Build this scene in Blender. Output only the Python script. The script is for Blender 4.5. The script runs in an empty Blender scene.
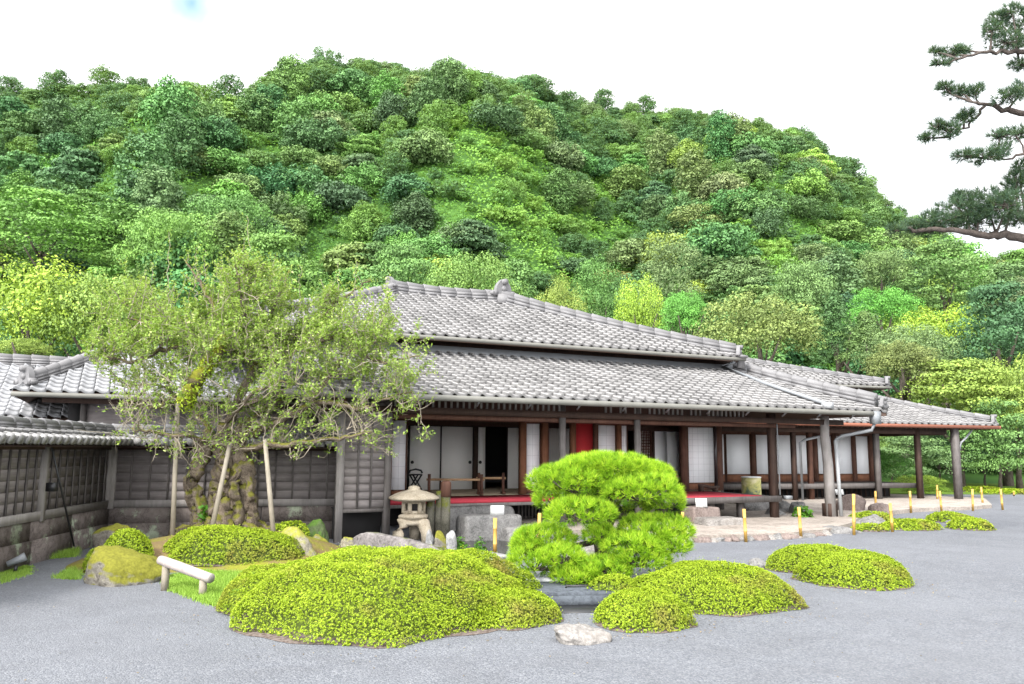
import bpy, bmesh, math
import numpy as np
from mathutils import Matrix, Vector

# ------------------------------------------------------------------ scene, camera, world, sun, exposure
SC = bpy.context.scene
COL = SC.collection
R = math.radians
F_PX, HOR, ROLL, EYE = 800.0, 450.0, R(0.4), 1.6
PITCH = math.atan((HOR - 342.0) / F_PX)

cam_d = bpy.data.cameras.new('camera')
cam_d.sensor_width = 36.0
cam_d.lens = 36.0 * F_PX / 1024.0
cam_d.clip_start, cam_d.clip_end = 0.1, 3000.0
cam = bpy.data.objects.new('camera', cam_d)
COL.objects.link(cam)
cam.matrix_world = Matrix.Translation((0, 0, EYE)) @ Matrix.Rotation(R(90) + PITCH, 4, 'X') @ Matrix.Rotation(ROLL, 4, 'Z')
SC.camera = cam

SUN_EL, SUN_AZ = R(42), R(208)          # azimuth clockwise from +Y: light comes from behind-left of the camera
world = bpy.data.worlds.new('World')
SC.world = world
world.use_nodes = True
wn, wl = world.node_tree.nodes, world.node_tree.links
bg = wn['Background']
sky = wn.new('ShaderNodeTexSky')
sky.sky_type = 'NISHITA'
sky.sun_disc = False
sky.sun_elevation, sky.sun_rotation = SUN_EL, SUN_AZ
sky.air_density, sky.dust_density = 1.0, 0.6
tc = wn.new('ShaderNodeTexCoord')
nz = wn.new('ShaderNodeTexNoise'); nz.inputs['Scale'].default_value = 5.0; nz.inputs['Detail'].default_value = 5.0
wl.new(tc.outputs['Generated'], nz.inputs['Vector'])
# one gap in the cloud deck, high to the left
gap = wn.new('ShaderNodeVectorMath'); gap.operation = 'DISTANCE'
gd = Vector((-0.348, 0.807, 0.476)).normalized()
gap.inputs[1].default_value = gd
wl.new(tc.outputs['Generated'], gap.inputs[0])
ad = wn.new('ShaderNodeMath'); ad.operation = 'MULTIPLY_ADD'; ad.inputs[1].default_value = 0.16; ad.inputs[2].default_value = -0.098
wl.new(nz.outputs['Fac'], ad.inputs[0])
sm = wn.new('ShaderNodeMath'); sm.operation = 'ADD'
wl.new(gap.outputs['Value'], sm.inputs[0]); wl.new(ad.outputs[0], sm.inputs[1])
rp = wn.new('ShaderNodeMapRange'); rp.inputs['From Min'].default_value = 0.0; rp.inputs['From Max'].default_value = 0.055
rp.inputs['To Min'].default_value = 0.12; rp.inputs['To Max'].default_value = 1.0
wl.new(sm.outputs[0], rp.inputs['Value'])
mx = wn.new('ShaderNodeMix'); mx.data_type = 'RGBA'
wl.new(rp.outputs['Result'], mx.inputs['Factor'])
hz_ = wn.new('ShaderNodeMix'); hz_.data_type = 'RGBA'; hz_.inputs['Factor'].default_value = 0.8; hz_.inputs['B'].default_value = (1.3, 4.0, 5.2, 1)   # thin bright haze in front of the blue
wl.new(sky.outputs['Color'], hz_.inputs['A']); wl.new(hz_.outputs['Result'], mx.inputs['A'])
# cloud brightness: a little patchy
cr = wn.new('ShaderNodeValToRGB')
cr.color_ramp.elements[0].color = (9.0, 9.4, 10.0, 1); cr.color_ramp.elements[0].position = 0.3
cr.color_ramp.elements[1].color = (11.5, 11.5, 11.6, 1); cr.color_ramp.elements[1].position = 0.7
wl.new(nz.outputs['Fac'], cr.inputs['Fac'])
# broad glow added to the cloud low behind the camera, fills in under the eaves
glow_dir = Vector((math.sin(SUN_AZ) * math.cos(R(24)), math.cos(SUN_AZ) * math.cos(R(24)), math.sin(R(24))))
dt = wn.new('ShaderNodeVectorMath'); dt.operation = 'DOT_PRODUCT'; dt.inputs[1].default_value = glow_dir
wl.new(tc.outputs['Generated'], dt.inputs[0])
gl = wn.new('ShaderNodeMapRange'); gl.interpolation_type = 'SMOOTHSTEP'
for k_, v_ in (('From Min', 0.0), ('From Max', 1.0), ('To Min', 1.0), ('To Max', 3.5)): gl.inputs[k_].default_value = v_
wl.new(dt.outputs['Value'], gl.inputs['Value'])
gm = wn.new('ShaderNodeVectorMath'); gm.operation = 'SCALE'
wl.new(cr.outputs['Color'], gm.inputs[0]); wl.new(gl.outputs['Result'], gm.inputs['Scale'])
wl.new(gm.outputs['Vector'], mx.inputs['B'])
wl.new(mx.outputs['Result'], bg.inputs['Color'])
bg.inputs['Strength'].default_value = 0.10

sun_d = bpy.data.lights.new('sun', 'SUN')
sun_d.energy, sun_d.angle, sun_d.color = 2.9, R(10), (1.0, 0.96, 0.9)
sun = bpy.data.objects.new('sun', sun_d)
COL.objects.link(sun)
sd = Vector((math.sin(SUN_AZ) * math.cos(SUN_EL), math.cos(SUN_AZ) * math.cos(SUN_EL), math.sin(SUN_EL)))
sun.rotation_euler = (-sd).to_track_quat('-Z', 'Y').to_euler()
sun.location = sd * 60

vs = SC.view_settings
vs.view_transform = 'Standard'; vs.look = 'None'; vs.gamma = 1.0; vs.use_curve_mapping = False
vs.exposure = 0.74
SC.cycles.max_bounces = 8; SC.cycles.diffuse_bounces = 5; SC.cycles.transmission_bounces = 3
SC.cycles.glossy_bounces = 2; SC.cycles.transparent_max_bounces = 4
SC.cycles.caustics_reflective = SC.cycles.caustics_refractive = False

# ------------------------------------------------------------------ helpers
_c, _s = math.cos(PITCH), math.sin(PITCH)
def ray(x, y):
    a0, b0 = x - 512.0, 342.0 - y
    cr_, sr_ = math.cos(ROLL), math.sin(ROLL)
    a, b = (a0 * cr_ - b0 * sr_) / F_PX, (a0 * sr_ + b0 * cr_) / F_PX
    return a, _c - b * _s, _s + b * _c
def G(x, y, z=0.0):
    """the place on the ground (height z) that the photograph shows at x, y"""
    a, d, h = ray(x, y); t = (z - EYE) / h
    return np.array([a * t, d * t, z])
def W(x, y, Y):
    """the place at depth Y that the photograph shows at x, y"""
    a, d, h = ray(x, y); t = Y / d
    return np.array([a * t, Y, EYE + h * t])

def rng(s): return np.random.default_rng(s)
def nrm(v):
    v = np.asarray(v, float)
    return v / np.maximum(np.linalg.norm(v, axis=-1, keepdims=True), 1e-9)

class MB:
    """collects verts and faces, and builds them as ONE mesh object"""
    def __init__(s): s.v, s.f, s.m, s.t, s.n = [], [], [], [], 0
    def add(s, V, Fc, m=0, t=0.5):
        V = np.asarray(V, float).reshape(-1, 3); Fc = np.asarray(Fc, int)
        if len(Fc) == 0: return s
        s.v.append(V); s.f.append(Fc + s.n); s.n += len(V)
        s.m.append(np.full(len(Fc), m)); s.t.append(np.broadcast_to(np.asarray(t, float), (len(Fc),)))
        return s
    def poly(s, pts, m=0, t=0.5): return s.add(pts, [list(range(len(pts)))], m, t)
    def box(s, a, b, m=0, t=0.5):
        x0, y0, z0 = a; x1, y1, z1 = b
        V = [(x0,y0,z0),(x1,y0,z0),(x1,y1,z0),(x0,y1,z0),(x0,y0,z1),(x1,y0,z1),(x1,y1,z1),(x0,y1,z1)]
        return s.add(V, [(3,2,1,0),(4,5,6,7),(0,1,5,4),(1,2,6,5),(2,3,7,6),(3,0,4,7)], m, t)
    def beam(s, p, q, w, h, m=0, up=(0,0,1), t=0.5):
        """a bar of section w x h centred on the line p-q"""
        p, q = np.asarray(p, float), np.asarray(q, float); d = nrm(q - p)
        x = nrm(np.cross(d, up)) * w / 2; y = nrm(np.cross(x, d)) * h / 2
        V = [p-x-y, p+x-y, p+x+y, p-x+y, q-x-y, q+x-y, q+x+y, q-x+y]
        return s.add(V, [(0,1,2,3),(7,6,5,4),(1,0,4,5),(2,1,5,6),(3,2,6,7),(0,3,7,4)], m, t)
    def tube(s, pts, rad, n=8, m=0, t=0.5, cap=True, rough=0.0, g=None, flute=0.0):
        P = np.asarray(pts, float); k = len(P); rad = np.broadcast_to(np.asarray(rad, float), (k,))
        T = np.gradient(P, axis=0); T = nrm(T)
        ref = np.array([0.31, 0.17, 0.93]) if abs(T[0][2]) < 0.8 else np.array([0.93, 0.3, 0.1])
        X = nrm(np.cross(T, ref)); Y = np.cross(T, X)
        an = np.arange(n) * 2 * math.pi / n
        rr = rad[:, None] * np.ones(n)
        if rough and g is not None: rr = rr * (1 + rough * (g.random((k, n)) - 0.5) * 2)
        if flute: rr = rr * (1 + flute * np.sin(an[None, :] * 4 + np.arange(k)[:, None] * .22) + .6 * flute * np.sin(an[None, :] * 7 - np.arange(k)[:, None] * .31 + 1))
        V = P[:, None, :] + rr[:, :, None] * (np.cos(an)[None, :, None] * X[:, None, :] + np.sin(an)[None, :, None] * Y[:, None, :])
        i = np.arange(k - 1)[:, None] * n; j = np.arange(n)[None, :]; j2 = (j + 1) % n
        Fq = np.stack([i + j, i + j2, i + n + j2, i + n + j], -1).reshape(-1, 4)
        b = s.n
        s.add(V.reshape(-1, 3), Fq, m, t)
        if cap:
            s.f += [np.array([[b + x for x in range(n - 1, -1, -1)]]), np.array([[b + (k - 1) * n + x for x in range(n)]])]
            s.m += [np.array([m]), np.array([m])]; s.t += [np.array([0.5]), np.array([0.5])]
        return s
    def lathe(s, prof, c=(0,0,0), n=24, m=0, sq=None):
        """revolve (radius, z) pairs; sq = number of sides when it is prismatic"""
        n = sq or n; an = (np.arange(n) + 0.5) * 2 * math.pi / n
        pr = np.array(prof, float)
        V = np.stack([pr[:, 0:1] * np.cos(an), pr[:, 0:1] * np.sin(an), np.repeat(pr[:, 1:2], n, 1)], -1) + np.asarray(c)
        k = len(pr); i = np.arange(k - 1)[:, None] * n; j = np.arange(n)[None, :]; j2 = (j + 1) % n
        b = s.n
        s.add(V.reshape(-1, 3), np.stack([i + j, i + j2, i + n + j2, i + n + j], -1).reshape(-1, 4), m)
        s.f += [np.array([[b + x for x in range(n - 1, -1, -1)]]), np.array([[b + (k - 1) * n + x for x in range(n)]])]
        s.m += [np.array([m]), np.array([m])]; s.t += [np.array([0.5]), np.array([0.5])]
        return s
    def build(s, name, mats, parent=None, loc=None, smooth=False):
        me = bpy.data.meshes.new(name)
        if s.n:
            V = np.concatenate(s.v)
            if loc is not None: V = V - np.asarray(loc, float)
            li = np.concatenate([f.reshape(-1) for f in s.f]).astype(np.int32)
            cnt = np.concatenate([np.full(len(f), f.shape[1]) for f in s.f]).astype(np.int32)
            st = np.concatenate([[0], np.cumsum(cnt)[:-1]]).astype(np.int32)
            me.vertices.add(len(V)); me.vertices.foreach_set('co', V.astype(np.float32).ravel())
            me.loops.add(len(li)); me.loops.foreach_set('vertex_index', li)
            me.polygons.add(len(cnt)); me.polygons.foreach_set('loop_start', st); me.polygons.foreach_set('loop_total', cnt)
            me.polygons.foreach_set('material_index', np.concatenate(s.m).astype(np.int32))
            at = me.attributes.new('tint', 'FLOAT', 'FACE'); at.data.foreach_set('value', np.concatenate(s.t).astype(np.float32))
            me.update(calc_edges=True); me.validate()
            if smooth: me.polygons.foreach_set('use_smooth', np.ones(len(cnt), bool))
        for m in (mats if isinstance(mats, (list, tuple)) else [mats]): me.materials.append(m)
        o = bpy.data.objects.new(name, me); COL.objects.link(o)
        if parent is not None: o.parent = parent
        if loc is not None: o.location = loc
        return o

def tag(o, label=None, cat=None, group=None, kind=None):
    if label: o['label'] = label
    if cat: o['category'] = cat
    if group: o['group'] = group
    if kind: o['kind'] = kind
    return o
def thing(name, label, cat, loc=(0,0,0), rz=0.0, group=None):
    o = bpy.data.objects.new(name, None); COL.objects.link(o)
    o.empty_display_size = 0.2
    o.location = loc; o.rotation_euler = (0, 0, rz)
    return tag(o, label, cat, group)
def dup(root, loc=None, rz=None, sc=None, label=None, group=None):
    r = root.copy(); COL.objects.link(r)
    if loc is not None: r.location = loc
    if rz is not None: r.rotation_euler = (0, 0, rz)
    if sc is not None: r.scale = sc
    if label: r['label'] = label
    if group: r['group'] = group
    for ch in list(root.children):
        c = ch.copy(); COL.objects.link(c); c.parent = r
        for g in list(ch.children):
            d = g.copy(); COL.objects.link(d); d.parent = c
    return r

# ------------------------------------------------------------------ materials
class NT:
    def __init__(s, name):
        s.mat = bpy.data.materials.new(name); s.mat.use_nodes = True
        s.t = s.mat.node_tree; s.n, s.l = s.t.nodes, s.t.links
        s.b = s.n['Principled BSDF']; s.out = s.n['Material Output']
    def new(s, ty, **kw):
        nd = s.n.new('ShaderNode' + ty)
        for k, v in kw.items(): setattr(nd, k, v)
        return nd
    def set(s, sock, v):
        if isinstance(v, bpy.types.NodeSocket): s.l.new(v, sock)
        else: sock.default_value = (*v, 1) if isinstance(v, tuple) and len(v) == 3 and sock.type == 'RGBA' else v
    def coord(s, scale=(1,1,1), kind='Object'):
        t = s.new('TexCoord'); m = s.new('Mapping'); m.inputs['Scale'].default_value = scale
        s.l.new(t.outputs[kind], m.inputs['Vector']); return m.outputs['Vector']
    def noise(s, scale, detail=4, rough=0.55, vec=None, dist=0.0):
        nd = s.new('TexNoise'); nd.inputs['Scale'].default_value = scale; nd.inputs['Detail'].default_value = detail
        nd.inputs['Roughness'].default_value = rough; nd.inputs['Distortion'].default_value = dist
        s.l.new(vec if vec is not None else s.coord(), nd.inputs['Vector']); return nd.outputs['Fac']
    def ramp(s, fac, stops):
        r = s.new('ValToRGB'); e = r.color_ramp.elements
        while len(e) < len(stops): e.new(0.5)
        for el, (p, c) in zip(e, stops):
            el.position = p; el.color = (*c, 1) if not isinstance(c, float) else (c, c, c, 1)
        s.l.new(fac, r.inputs['Fac']); return r.outputs['Color']
    def mix(s, f, a, b, mode='MIX'):
        m = s.new('Mix', data_type='RGBA', blend_type=mode)
        s.set(m.inputs['Factor'], f); s.set(m.inputs['A'], a); s.set(m.inputs['B'], b); return m.outputs['Result']
    def math(s, op, a, b=0.0, c=0.0):
        m = s.new('Math', operation=op); s.set(m.inputs[0], a); s.set(m.inputs[1], b); s.set(m.inputs[2], c); return m.outputs[0]
    def attr(s, name='tint'):
        a = s.new('Attribute'); a.attribute_name = name; return a.outputs['Fac']
    def bump(s, h, strength=0.4, dist=0.02):
        b = s.new('Bump'); b.inputs['Strength'].default_value = strength; b.inputs['Distance'].default_value = dist
        s.l.new(h, b.inputs['Height']); s.l.new(b.outputs['Normal'], s.b.inputs['Normal'])
    def done(s, col, rough=0.8, spec=0.3):
        s.set(s.b.inputs['Base Color'], col); s.set(s.b.inputs['Roughness'], rough)
        s.b.inputs['Specular IOR Level'].default_value = spec; return s.mat

def m_wood(name, c1, c2, rough=0.75, grain=(1.5, 1.5, 1.5), streak=(28, 28, 2.2)):
    n = NT(name)
    f = n.noise(1.0, 6, 0.6, n.coord(streak), 0.3); g = n.noise(3.0, 3, 0.5, n.coord(grain))
    c = n.ramp(n.math('MULTIPLY_ADD', g, 0.5, n.math('MULTIPLY', f, 0.6)), [(0.3, c1), (0.75, c2)])
    n.bump(f, 0.25, 0.006); return n.done(c, rough, 0.25)
def m_plain(name, c, rough=0.6, spec=0.3, var=0.12, scale=6.0, metal=0.0):
    n = NT(name)
    f = n.noise(scale, 4)
    col = n.mix(f, tuple(x * (1 - var) for x in c), tuple(min(1, x * (1 + var)) for x in c))
    n.b.inputs['Metallic'].default_value = metal
    return n.done(col, rough, spec)
def m_leaf(name, stops, trans=0.35, rough=0.55, objcol=False, patch=None, spec=0.25):
    """leaf: face tint picks the colour; a share of the light passes through"""
    n = NT(name)
    c = n.ramp(n.attr(), stops)
    if patch:
        sc, pc, lo, hi = patch
        f = n.ramp(n.noise(sc, 3), [(lo, 0.0), (hi, 1.0)]); c = n.mix(f, c, pc)
    if objcol:
        oi = n.new('ObjectInfo'); c = n.mix(1.0, c, oi.outputs['Color'], 'MULTIPLY')
    n.done(c, rough, spec)
    tr = n.new('BsdfTranslucent'); tcol = n.mix(0.35, c, (0.30, 0.42, 0.02)) if not objcol else c
    n.set(tr.inputs['Color'], tcol)
    ms = n.new('MixShader'); ms.inputs['Fac'].default_value = trans
    n.l.new(n.b.outputs[0], ms.inputs[1]); n.l.new(tr.outputs[0], ms.inputs[2]); n.l.new(ms.outputs[0], n.out.inputs['Surface'])
    return n.mat
def m_stone(name, c1, c2, moss=None, moss_amt=0.0, scale=3.0, spots=None, bump=0.5):
    n = NT(name)
    f = n.noise(scale, 8, 0.62); g = n.noise(scale * 9, 5, 0.6)
    c = n.ramp(n.math('MULTIPLY_ADD', g, 0.5, n.math('MULTIPLY', f, 0.6)), [(0.40, tuple(x * .8 for x in c1)), (0.52, tuple((x + y) / 2 for x, y in zip(c1, c2))), (0.70, c2)])
    crk = n.ramp(n.noise(scale * 2.3, 9, 0.75, None, 1.2), [(0.47, 0.0), (0.495, 0.55), (0.52, 0.0)]); c = n.mix(crk, c, tuple(x * .35 for x in c1))   # cracks and weathered seams
    if spots:
        c = n.mix(n.ramp(n.noise(scale * 1.7, 6, 0.7), [(0.55, 0.0), (0.63, 1.0)]), c, spots)
    if moss:
        geo = n.new('NewGeometry'); sx = n.new('SeparateXYZ'); n.l.new(geo.outputs['Normal'], sx.inputs[0])
        k = n.math('ADD', n.math('MULTIPLY', sx.outputs['Z'], 0.35), n.noise(scale * 1.1, 7, 0.65))
        k = n.ramp(k, [(1.0 - moss_amt - 0.07, 0.0), (1.0 - moss_amt + 0.07, 1.0)])
        mc = n.ramp(n.noise(scale * 14, 4), [(0.3, tuple(x * 0.6 for x in moss)), (0.7, moss)])
        c = n.mix(k, c, mc)
    n.bump(n.math('MULTIPLY_ADD', g, 0.4, f), bump, 0.05); return n.done(c, 0.9, 0.2)

M = {}
def tile_mat(name, lo, hi):
    n = NT(name)
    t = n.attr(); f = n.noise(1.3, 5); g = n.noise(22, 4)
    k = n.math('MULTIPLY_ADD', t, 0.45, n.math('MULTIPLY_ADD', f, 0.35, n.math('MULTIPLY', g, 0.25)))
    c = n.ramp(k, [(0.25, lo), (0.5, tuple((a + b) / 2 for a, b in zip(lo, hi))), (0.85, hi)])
    c = n.mix(n.ramp(n.noise(5.0, 7, 0.7), [(0.62, 0.0), (0.72, 0.6)]), c, (0.13, 0.125, 0.10))   # lichen
    n.bump(g, 0.2, 0.01); return n.done(c, 0.6, 0.35)
M['tile'] = tile_mat('roof_tile', (0.058, 0.056, 0.055), (0.375, 0.362, 0.353))
M['tile_pale'] = tile_mat('roof_tile_pale', (0.12, 0.12, 0.123), (0.38, 0.38, 0.388))
M['ridge'] = tile_mat('ridge_tile', (0.085, 0.083, 0.085), (0.21, 0.203, 0.203))
M['wood_dark'] = m_wood('dark_wood', (0.030, 0.018, 0.014), (0.075, 0.045, 0.034))
M['wood_red'] = m_wood('red_brown_wood', (0.055, 0.026, 0.018), (0.145, 0.070, 0.048))
M['wood_orange'] = m_wood('orange_brown_wood', (0.13, 0.055, 0.03), (0.27, 0.12, 0.065))
M['wood_grey'] = m_wood('weathered_wood', (0.065, 0.057, 0.053), (0.15, 0.135, 0.128))
M['wood_pale'] = m_wood('pale_weathered_wood', (0.17, 0.155, 0.145), (0.32, 0.295, 0.28))
M['wood_fence'] = m_wood('fence_boards', (0.115, 0.10, 0.096), (0.25, 0.222, 0.214), streak=(2.5, 2.5, 30))
M['wood_log'] = m_wood('peeled_log', (0.24, 0.205, 0.19), (0.42, 0.37, 0.345))
M['wood_light'] = m_wood('light_wood', (0.32, 0.19, 0.10), (0.50, 0.33, 0.19))
M['soffit'] = m_plain('soffit_boards', (0.10, 0.065, 0.05), 0.8)
M['shadow_wall'] = m_plain('under_floor_shade', (0.03, 0.028, 0.028), 0.9)  # near-black: shade of covered places put into the colour
M['paper'] = m_plain('shoji_paper', (0.89, 0.90, 0.91), 0.8, 0.1, 0.03)
M['kumiko'] = m_plain('shoji_lattice', (0.68, 0.69, 0.70), 0.8, 0.1, 0.04)
M['fusuma'] = m_plain('sliding_door_paper', (0.86, 0.84, 0.80), 0.8, 0.1, 0.03)
M['fusuma_edge'] = m_plain('lacquer', (0.02, 0.012, 0.012), 0.35, 0.5)
M['red_panel'] = m_plain('red_screen', (0.42, 0.03, 0.035), 0.7, 0.2, 0.1)
M['red_carpet'] = m_plain('red_felt', (0.50, 0.06, 0.08), 0.95, 0.1, 0.12, 30)
M['red_fascia'] = m_plain('red_brown_fascia', (0.24, 0.095, 0.06), 0.7, 0.2, 0.2)
M['gutter'] = m_plain('weathered_gutter', (0.15, 0.146, 0.128), 0.6, 0.3, 0.3, 3.0)
M['metal'] = m_plain('grey_metal', (0.20, 0.21, 0.22), 0.45, 0.5, 0.15, 5.0)
M['metal_light'] = m_plain('pale_metal_pipe', (0.30, 0.305, 0.31), 0.45, 0.5, 0.1, 5.0)
M['black'] = m_plain('black_iron', (0.015, 0.015, 0.016), 0.45, 0.5)
M['tatami'] = m_plain('tatami', (0.30, 0.24, 0.17), 0.85, 0.2, 0.1)
M['bamboo'] = m_plain('bamboo', (0.50, 0.30, 0.07), 0.45, 0.4, 0.2, 9.0)
M['sign'] = m_plain('white_board', (0.62, 0.62, 0.60), 0.6, 0.3, 0.02)
M['stone'] = m_stone('grey_stone', (0.099, 0.096, 0.093), (0.248, 0.239, 0.229))
M['stone_brown'] = m_stone('brown_stone', (0.112, 0.084, 0.074), (0.248, 0.198, 0.177))
M['stone_pale'] = m_stone('pale_stone', (0.136, 0.124, 0.112), (0.310, 0.288, 0.267), spots=(0.20, 0.18, 0.16))
M['stone_white'] = m_stone('white_stone', (0.161, 0.161, 0.161), (0.322, 0.316, 0.310))
M['stone_long'] = m_stone('striated_stone', (0.081, 0.071, 0.068), (0.236, 0.214, 0.208), (0.07, 0.08, 0.02), 0.14, 2.2)
M['stone_moss'] = m_stone('mossy_stone', (0.105, 0.093, 0.074), (0.279, 0.260, 0.223), (0.19, 0.185, 0.025), 0.44, 2.6)
M['stone_post'] = m_stone('old_post', (0.056, 0.053, 0.037), (0.167, 0.155, 0.124), (0.12, 0.13, 0.02), 0.30, 5.0)
M['stone_lichen'] = m_stone('lichen_stone', (0.149, 0.130, 0.093), (0.310, 0.285, 0.223), (0.26, 0.26, 0.04), 0.32, 4.0)
M['stone_green'] = m_stone('green_moss_stone', (0.062, 0.087, 0.037), (0.124, 0.155, 0.074), (0.09, 0.17, 0.03), 0.45, 4.0)
M['lantern'] = m_stone('lantern_stone', (0.296, 0.242, 0.172), (0.484, 0.421, 0.328), scale=6.0, bump=0.25)
M['foundation'] = m_stone('foundation_stone', (0.105, 0.084, 0.074), (0.192, 0.164, 0.152), spots=(0.30, 0.34, 0.25), scale=1.2)
M['paving'] = m_stone('paving', (0.24, 0.205, 0.175), (0.40, 0.35, 0.305), scale=1.5, bump=0.2)
M['slate'] = m_stone('slate_slab', (0.047, 0.053, 0.062), (0.101, 0.113, 0.129), scale=2.0, bump=0.1)
M['bark_gnarled'] = m_stone('gnarled_bark', (0.05, 0.036, 0.026), (0.205, 0.165, 0.125), (0.15, 0.145, 0.025), 0.36, 5.0, bump=1.0)
M['bark_mossy'] = m_stone('mossy_bark', (0.06, 0.05, 0.03), (0.15, 0.12, 0.06), (0.19, 0.19, 0.02), 0.52, 6.0, bump=1.0)
M['twig'] = m_plain('grey_twigs', (0.25, 0.215, 0.165), 0.85, 0.2, 0.35, 4.0)
M['bark_pine'] = m_stone('pine_bark', (0.045, 0.036, 0.03), (0.13, 0.105, 0.09), scale=8.0, bump=0.9)
M['bark'] = m_stone('tree_bark', (0.04, 0.033, 0.025), (0.12, 0.10, 0.08), scale=3.0, bump=0.8)
M['stake_wood'] = m_wood('stake_wood', (0.155, 0.135, 0.105), (0.30, 0.265, 0.21))

M['azalea'] = m_leaf('azalea_leaf', [(0.0, (0.06, 0.10, 0.008)), (0.25, (0.17, 0.25, 0.014)), (0.6, (0.31, 0.42, 0.022)), (1.0, (0.46, 0.55, 0.045))], 0.32,
                     patch=(1.5, (0.27, 0.20, 0.06), 0.56, 0.74))
M['azalea_core'] = m_plain('azalea_twigs', (0.065, 0.085, 0.02), 0.9, 0.1, 0.6, 40)
M['needle'] = m_leaf('pine_needle_bright', [(0.0, (0.05, 0.14, 0.006)), (0.5, (0.25, 0.45, 0.02)), (1.0, (0.50, 0.66, 0.05))], 0.38)
M['needle_dark'] = m_leaf('pine_needle_dark', [(0.0, (0.02, 0.042, 0.03)), (0.6, (0.05, 0.095, 0.055)), (1.0, (0.10, 0.15, 0.075))], 0.25)
M['plum_leaf'] = m_leaf('plum_leaf', [(0.0, (0.11, 0.19, 0.03)), (0.5, (0.24, 0.36, 0.06)), (0.85, (0.38, 0.48, 0.11)), (1.0, (0.52, 0.55, 0.25))], 0.38)
M['tree_leaf'] = m_leaf('broad_leaf', [(0.0, (0.40, 0.44, 0.42)), (0.5, (0.92, 0.94, 0.88)), (1.0, (1.5, 1.42, 1.25))], 0.10, objcol=True)
M['fresh_leaf'] = m_leaf('fresh_green_leaf', [(0.0, (0.03, 0.10, 0.01)), (0.6, (0.08, 0.22, 0.02)), (1.0, (0.15, 0.30, 0.03))], 0.35)
M['blade'] = m_leaf('grass_blade', [(0.0, (0.12, 0.22, 0.025)), (0.5, (0.27, 0.44, 0.06)), (1.0, (0.42, 0.58, 0.12))], 0.3)
M['cover'] = m_leaf('hill_cover_leaf', [(0.0, (0.07, 0.17, 0.03)), (0.5, (0.14, 0.30, 0.045)), (1.0, (0.24, 0.43, 0.075))], 0.32)

# ------------------------------------------------------------------ the setting: gravel, paving, water, lawn, hill
def lump(P, seed, sc=1.0, octs=3):
    """smooth pseudo-noise in about -1..1"""
    g = rng(seed); P = np.asarray(P, float); o = np.zeros(len(P)); a = 1.0
    for _ in range(octs):
        for _k in range(4):
            k = nrm(g.normal(size=3)) * sc * (0.7 + 0.6 * g.random()); o = o + a * np.sin(P @ k + g.random() * 6.28) / 4
        a *= 0.5; sc *= 2.1
    return o

n = NT('gravel_ground')
v1 = n.new('TexVoronoi'); v1.inputs['Scale'].default_value = 75; n.l.new(n.coord(), v1.inputs['Vector'])
sp = n.new('SeparateColor'); n.l.new(v1.outputs['Color'], sp.inputs[0])
f1 = n.noise(30, 6, 0.75); f2 = n.noise(0.35, 5, 0.6); f3 = n.noise(4.0, 5, 0.6)
k = n.math('MULTIPLY_ADD', sp.outputs[0], 0.55, n.math('MULTIPLY_ADD', f1, 0.35, n.math('MULTIPLY', f3, 0.2)))
c = n.ramp(k, [(0.22, (0.084, 0.089, 0.099)), (0.5, (0.133, 0.139, 0.154)), (0.68, (0.170, 0.176, 0.191)), (0.9, (0.24, 0.243, 0.252))])
c = n.mix(n.ramp(n.noise(1.4, 6, 0.65, None, .8), [(0.40, 0.35), (0.58, 0.0)]), c, (0.105, 0.107, 0.115))   # damp and trodden places
c = n.mix(n.ramp(f2, [(0.35, 0.0), (0.7, 0.45)]), c, (0.180, 0.185, 0.198))
n.bump(n.math('MULTIPLY_ADD', v1.outputs['Distance'], -1.0, f1), 0.7, 0.012)
M['gravel'] = n.done(c, 0.95, 0.15)
b = MB(); b.poly([(-160, -20, 0), (160, -20, 0), (160, 60, 0), (-160, 60, 0)])
tag(b.build('gravel_ground', M['gravel']), kind='structure')

n = NT('lawn'); f = n.noise(2.0, 5); n.bump(n.noise(60, 4), 0.6, 0.03)
M['lawn'] = n.done(n.ramp(f, [(0.3, (0.07, 0.12, 0.02)), (0.7, (0.13, 0.21, 0.03))]), 0.95, 0.1)
b = MB(); b.poly([(-160, 35, 0.006), (0, 33, 0.006), (15, 31.5, 0.006), (60, 35, 0.006), (160, 38, 0.006), (160, 60, 0.006), (-160, 60, 0.006)])
tag(b.build('lawn', M['lawn']), kind='structure')

# paved stone terrace under the eaves, a low step above the gravel
HO, HT = np.array([-3.05, 14.1, 0.0]), R(26)
def HU(u, v, z=0.0):
    return np.array([HO[0] + u * math.cos(HT) - v * math.sin(HT), HO[1] + u * math.sin(HT) + v * math.cos(HT), z])
g = rng(5)
edge = [G(660, 544), G(687, 542), G(719, 540.5), G(748, 540), G(775, 538.5), G(800, 537), G(826, 534), G(845, 529), G(862, 521.5), G(885, 515.5), G(911, 512.5), G(940, 511), G(973, 510), G(992, 508)]
back = [G(985, 501), HU(21.5, 9.0), HU(12, 9), HU(4, 3), HU(4.6, -1.2)]
pts = []
for a_, b_ in zip(edge[:-1], edge[1:]):
    for t in np.linspace(0, 1, 5)[:-1]: pts.append(a_ + (b_ - a_) * t + np.array([g.normal() * 0.03, g.normal() * 0.03, 0]))
ring = pts + [edge[-1]] + back
b = MB(); top = [(p[0], p[1], 0.10) for p in ring]; bot = [(p[0], p[1], -0.02) for p in ring]
b.poly(top); N = len(ring)
b.add(bot + top, [(i, (i + 1) % N, N + (i + 1) % N, N + i) for i in range(N)])
tag(b.build('paved_terrace', M['paving']), kind='structure')

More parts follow.
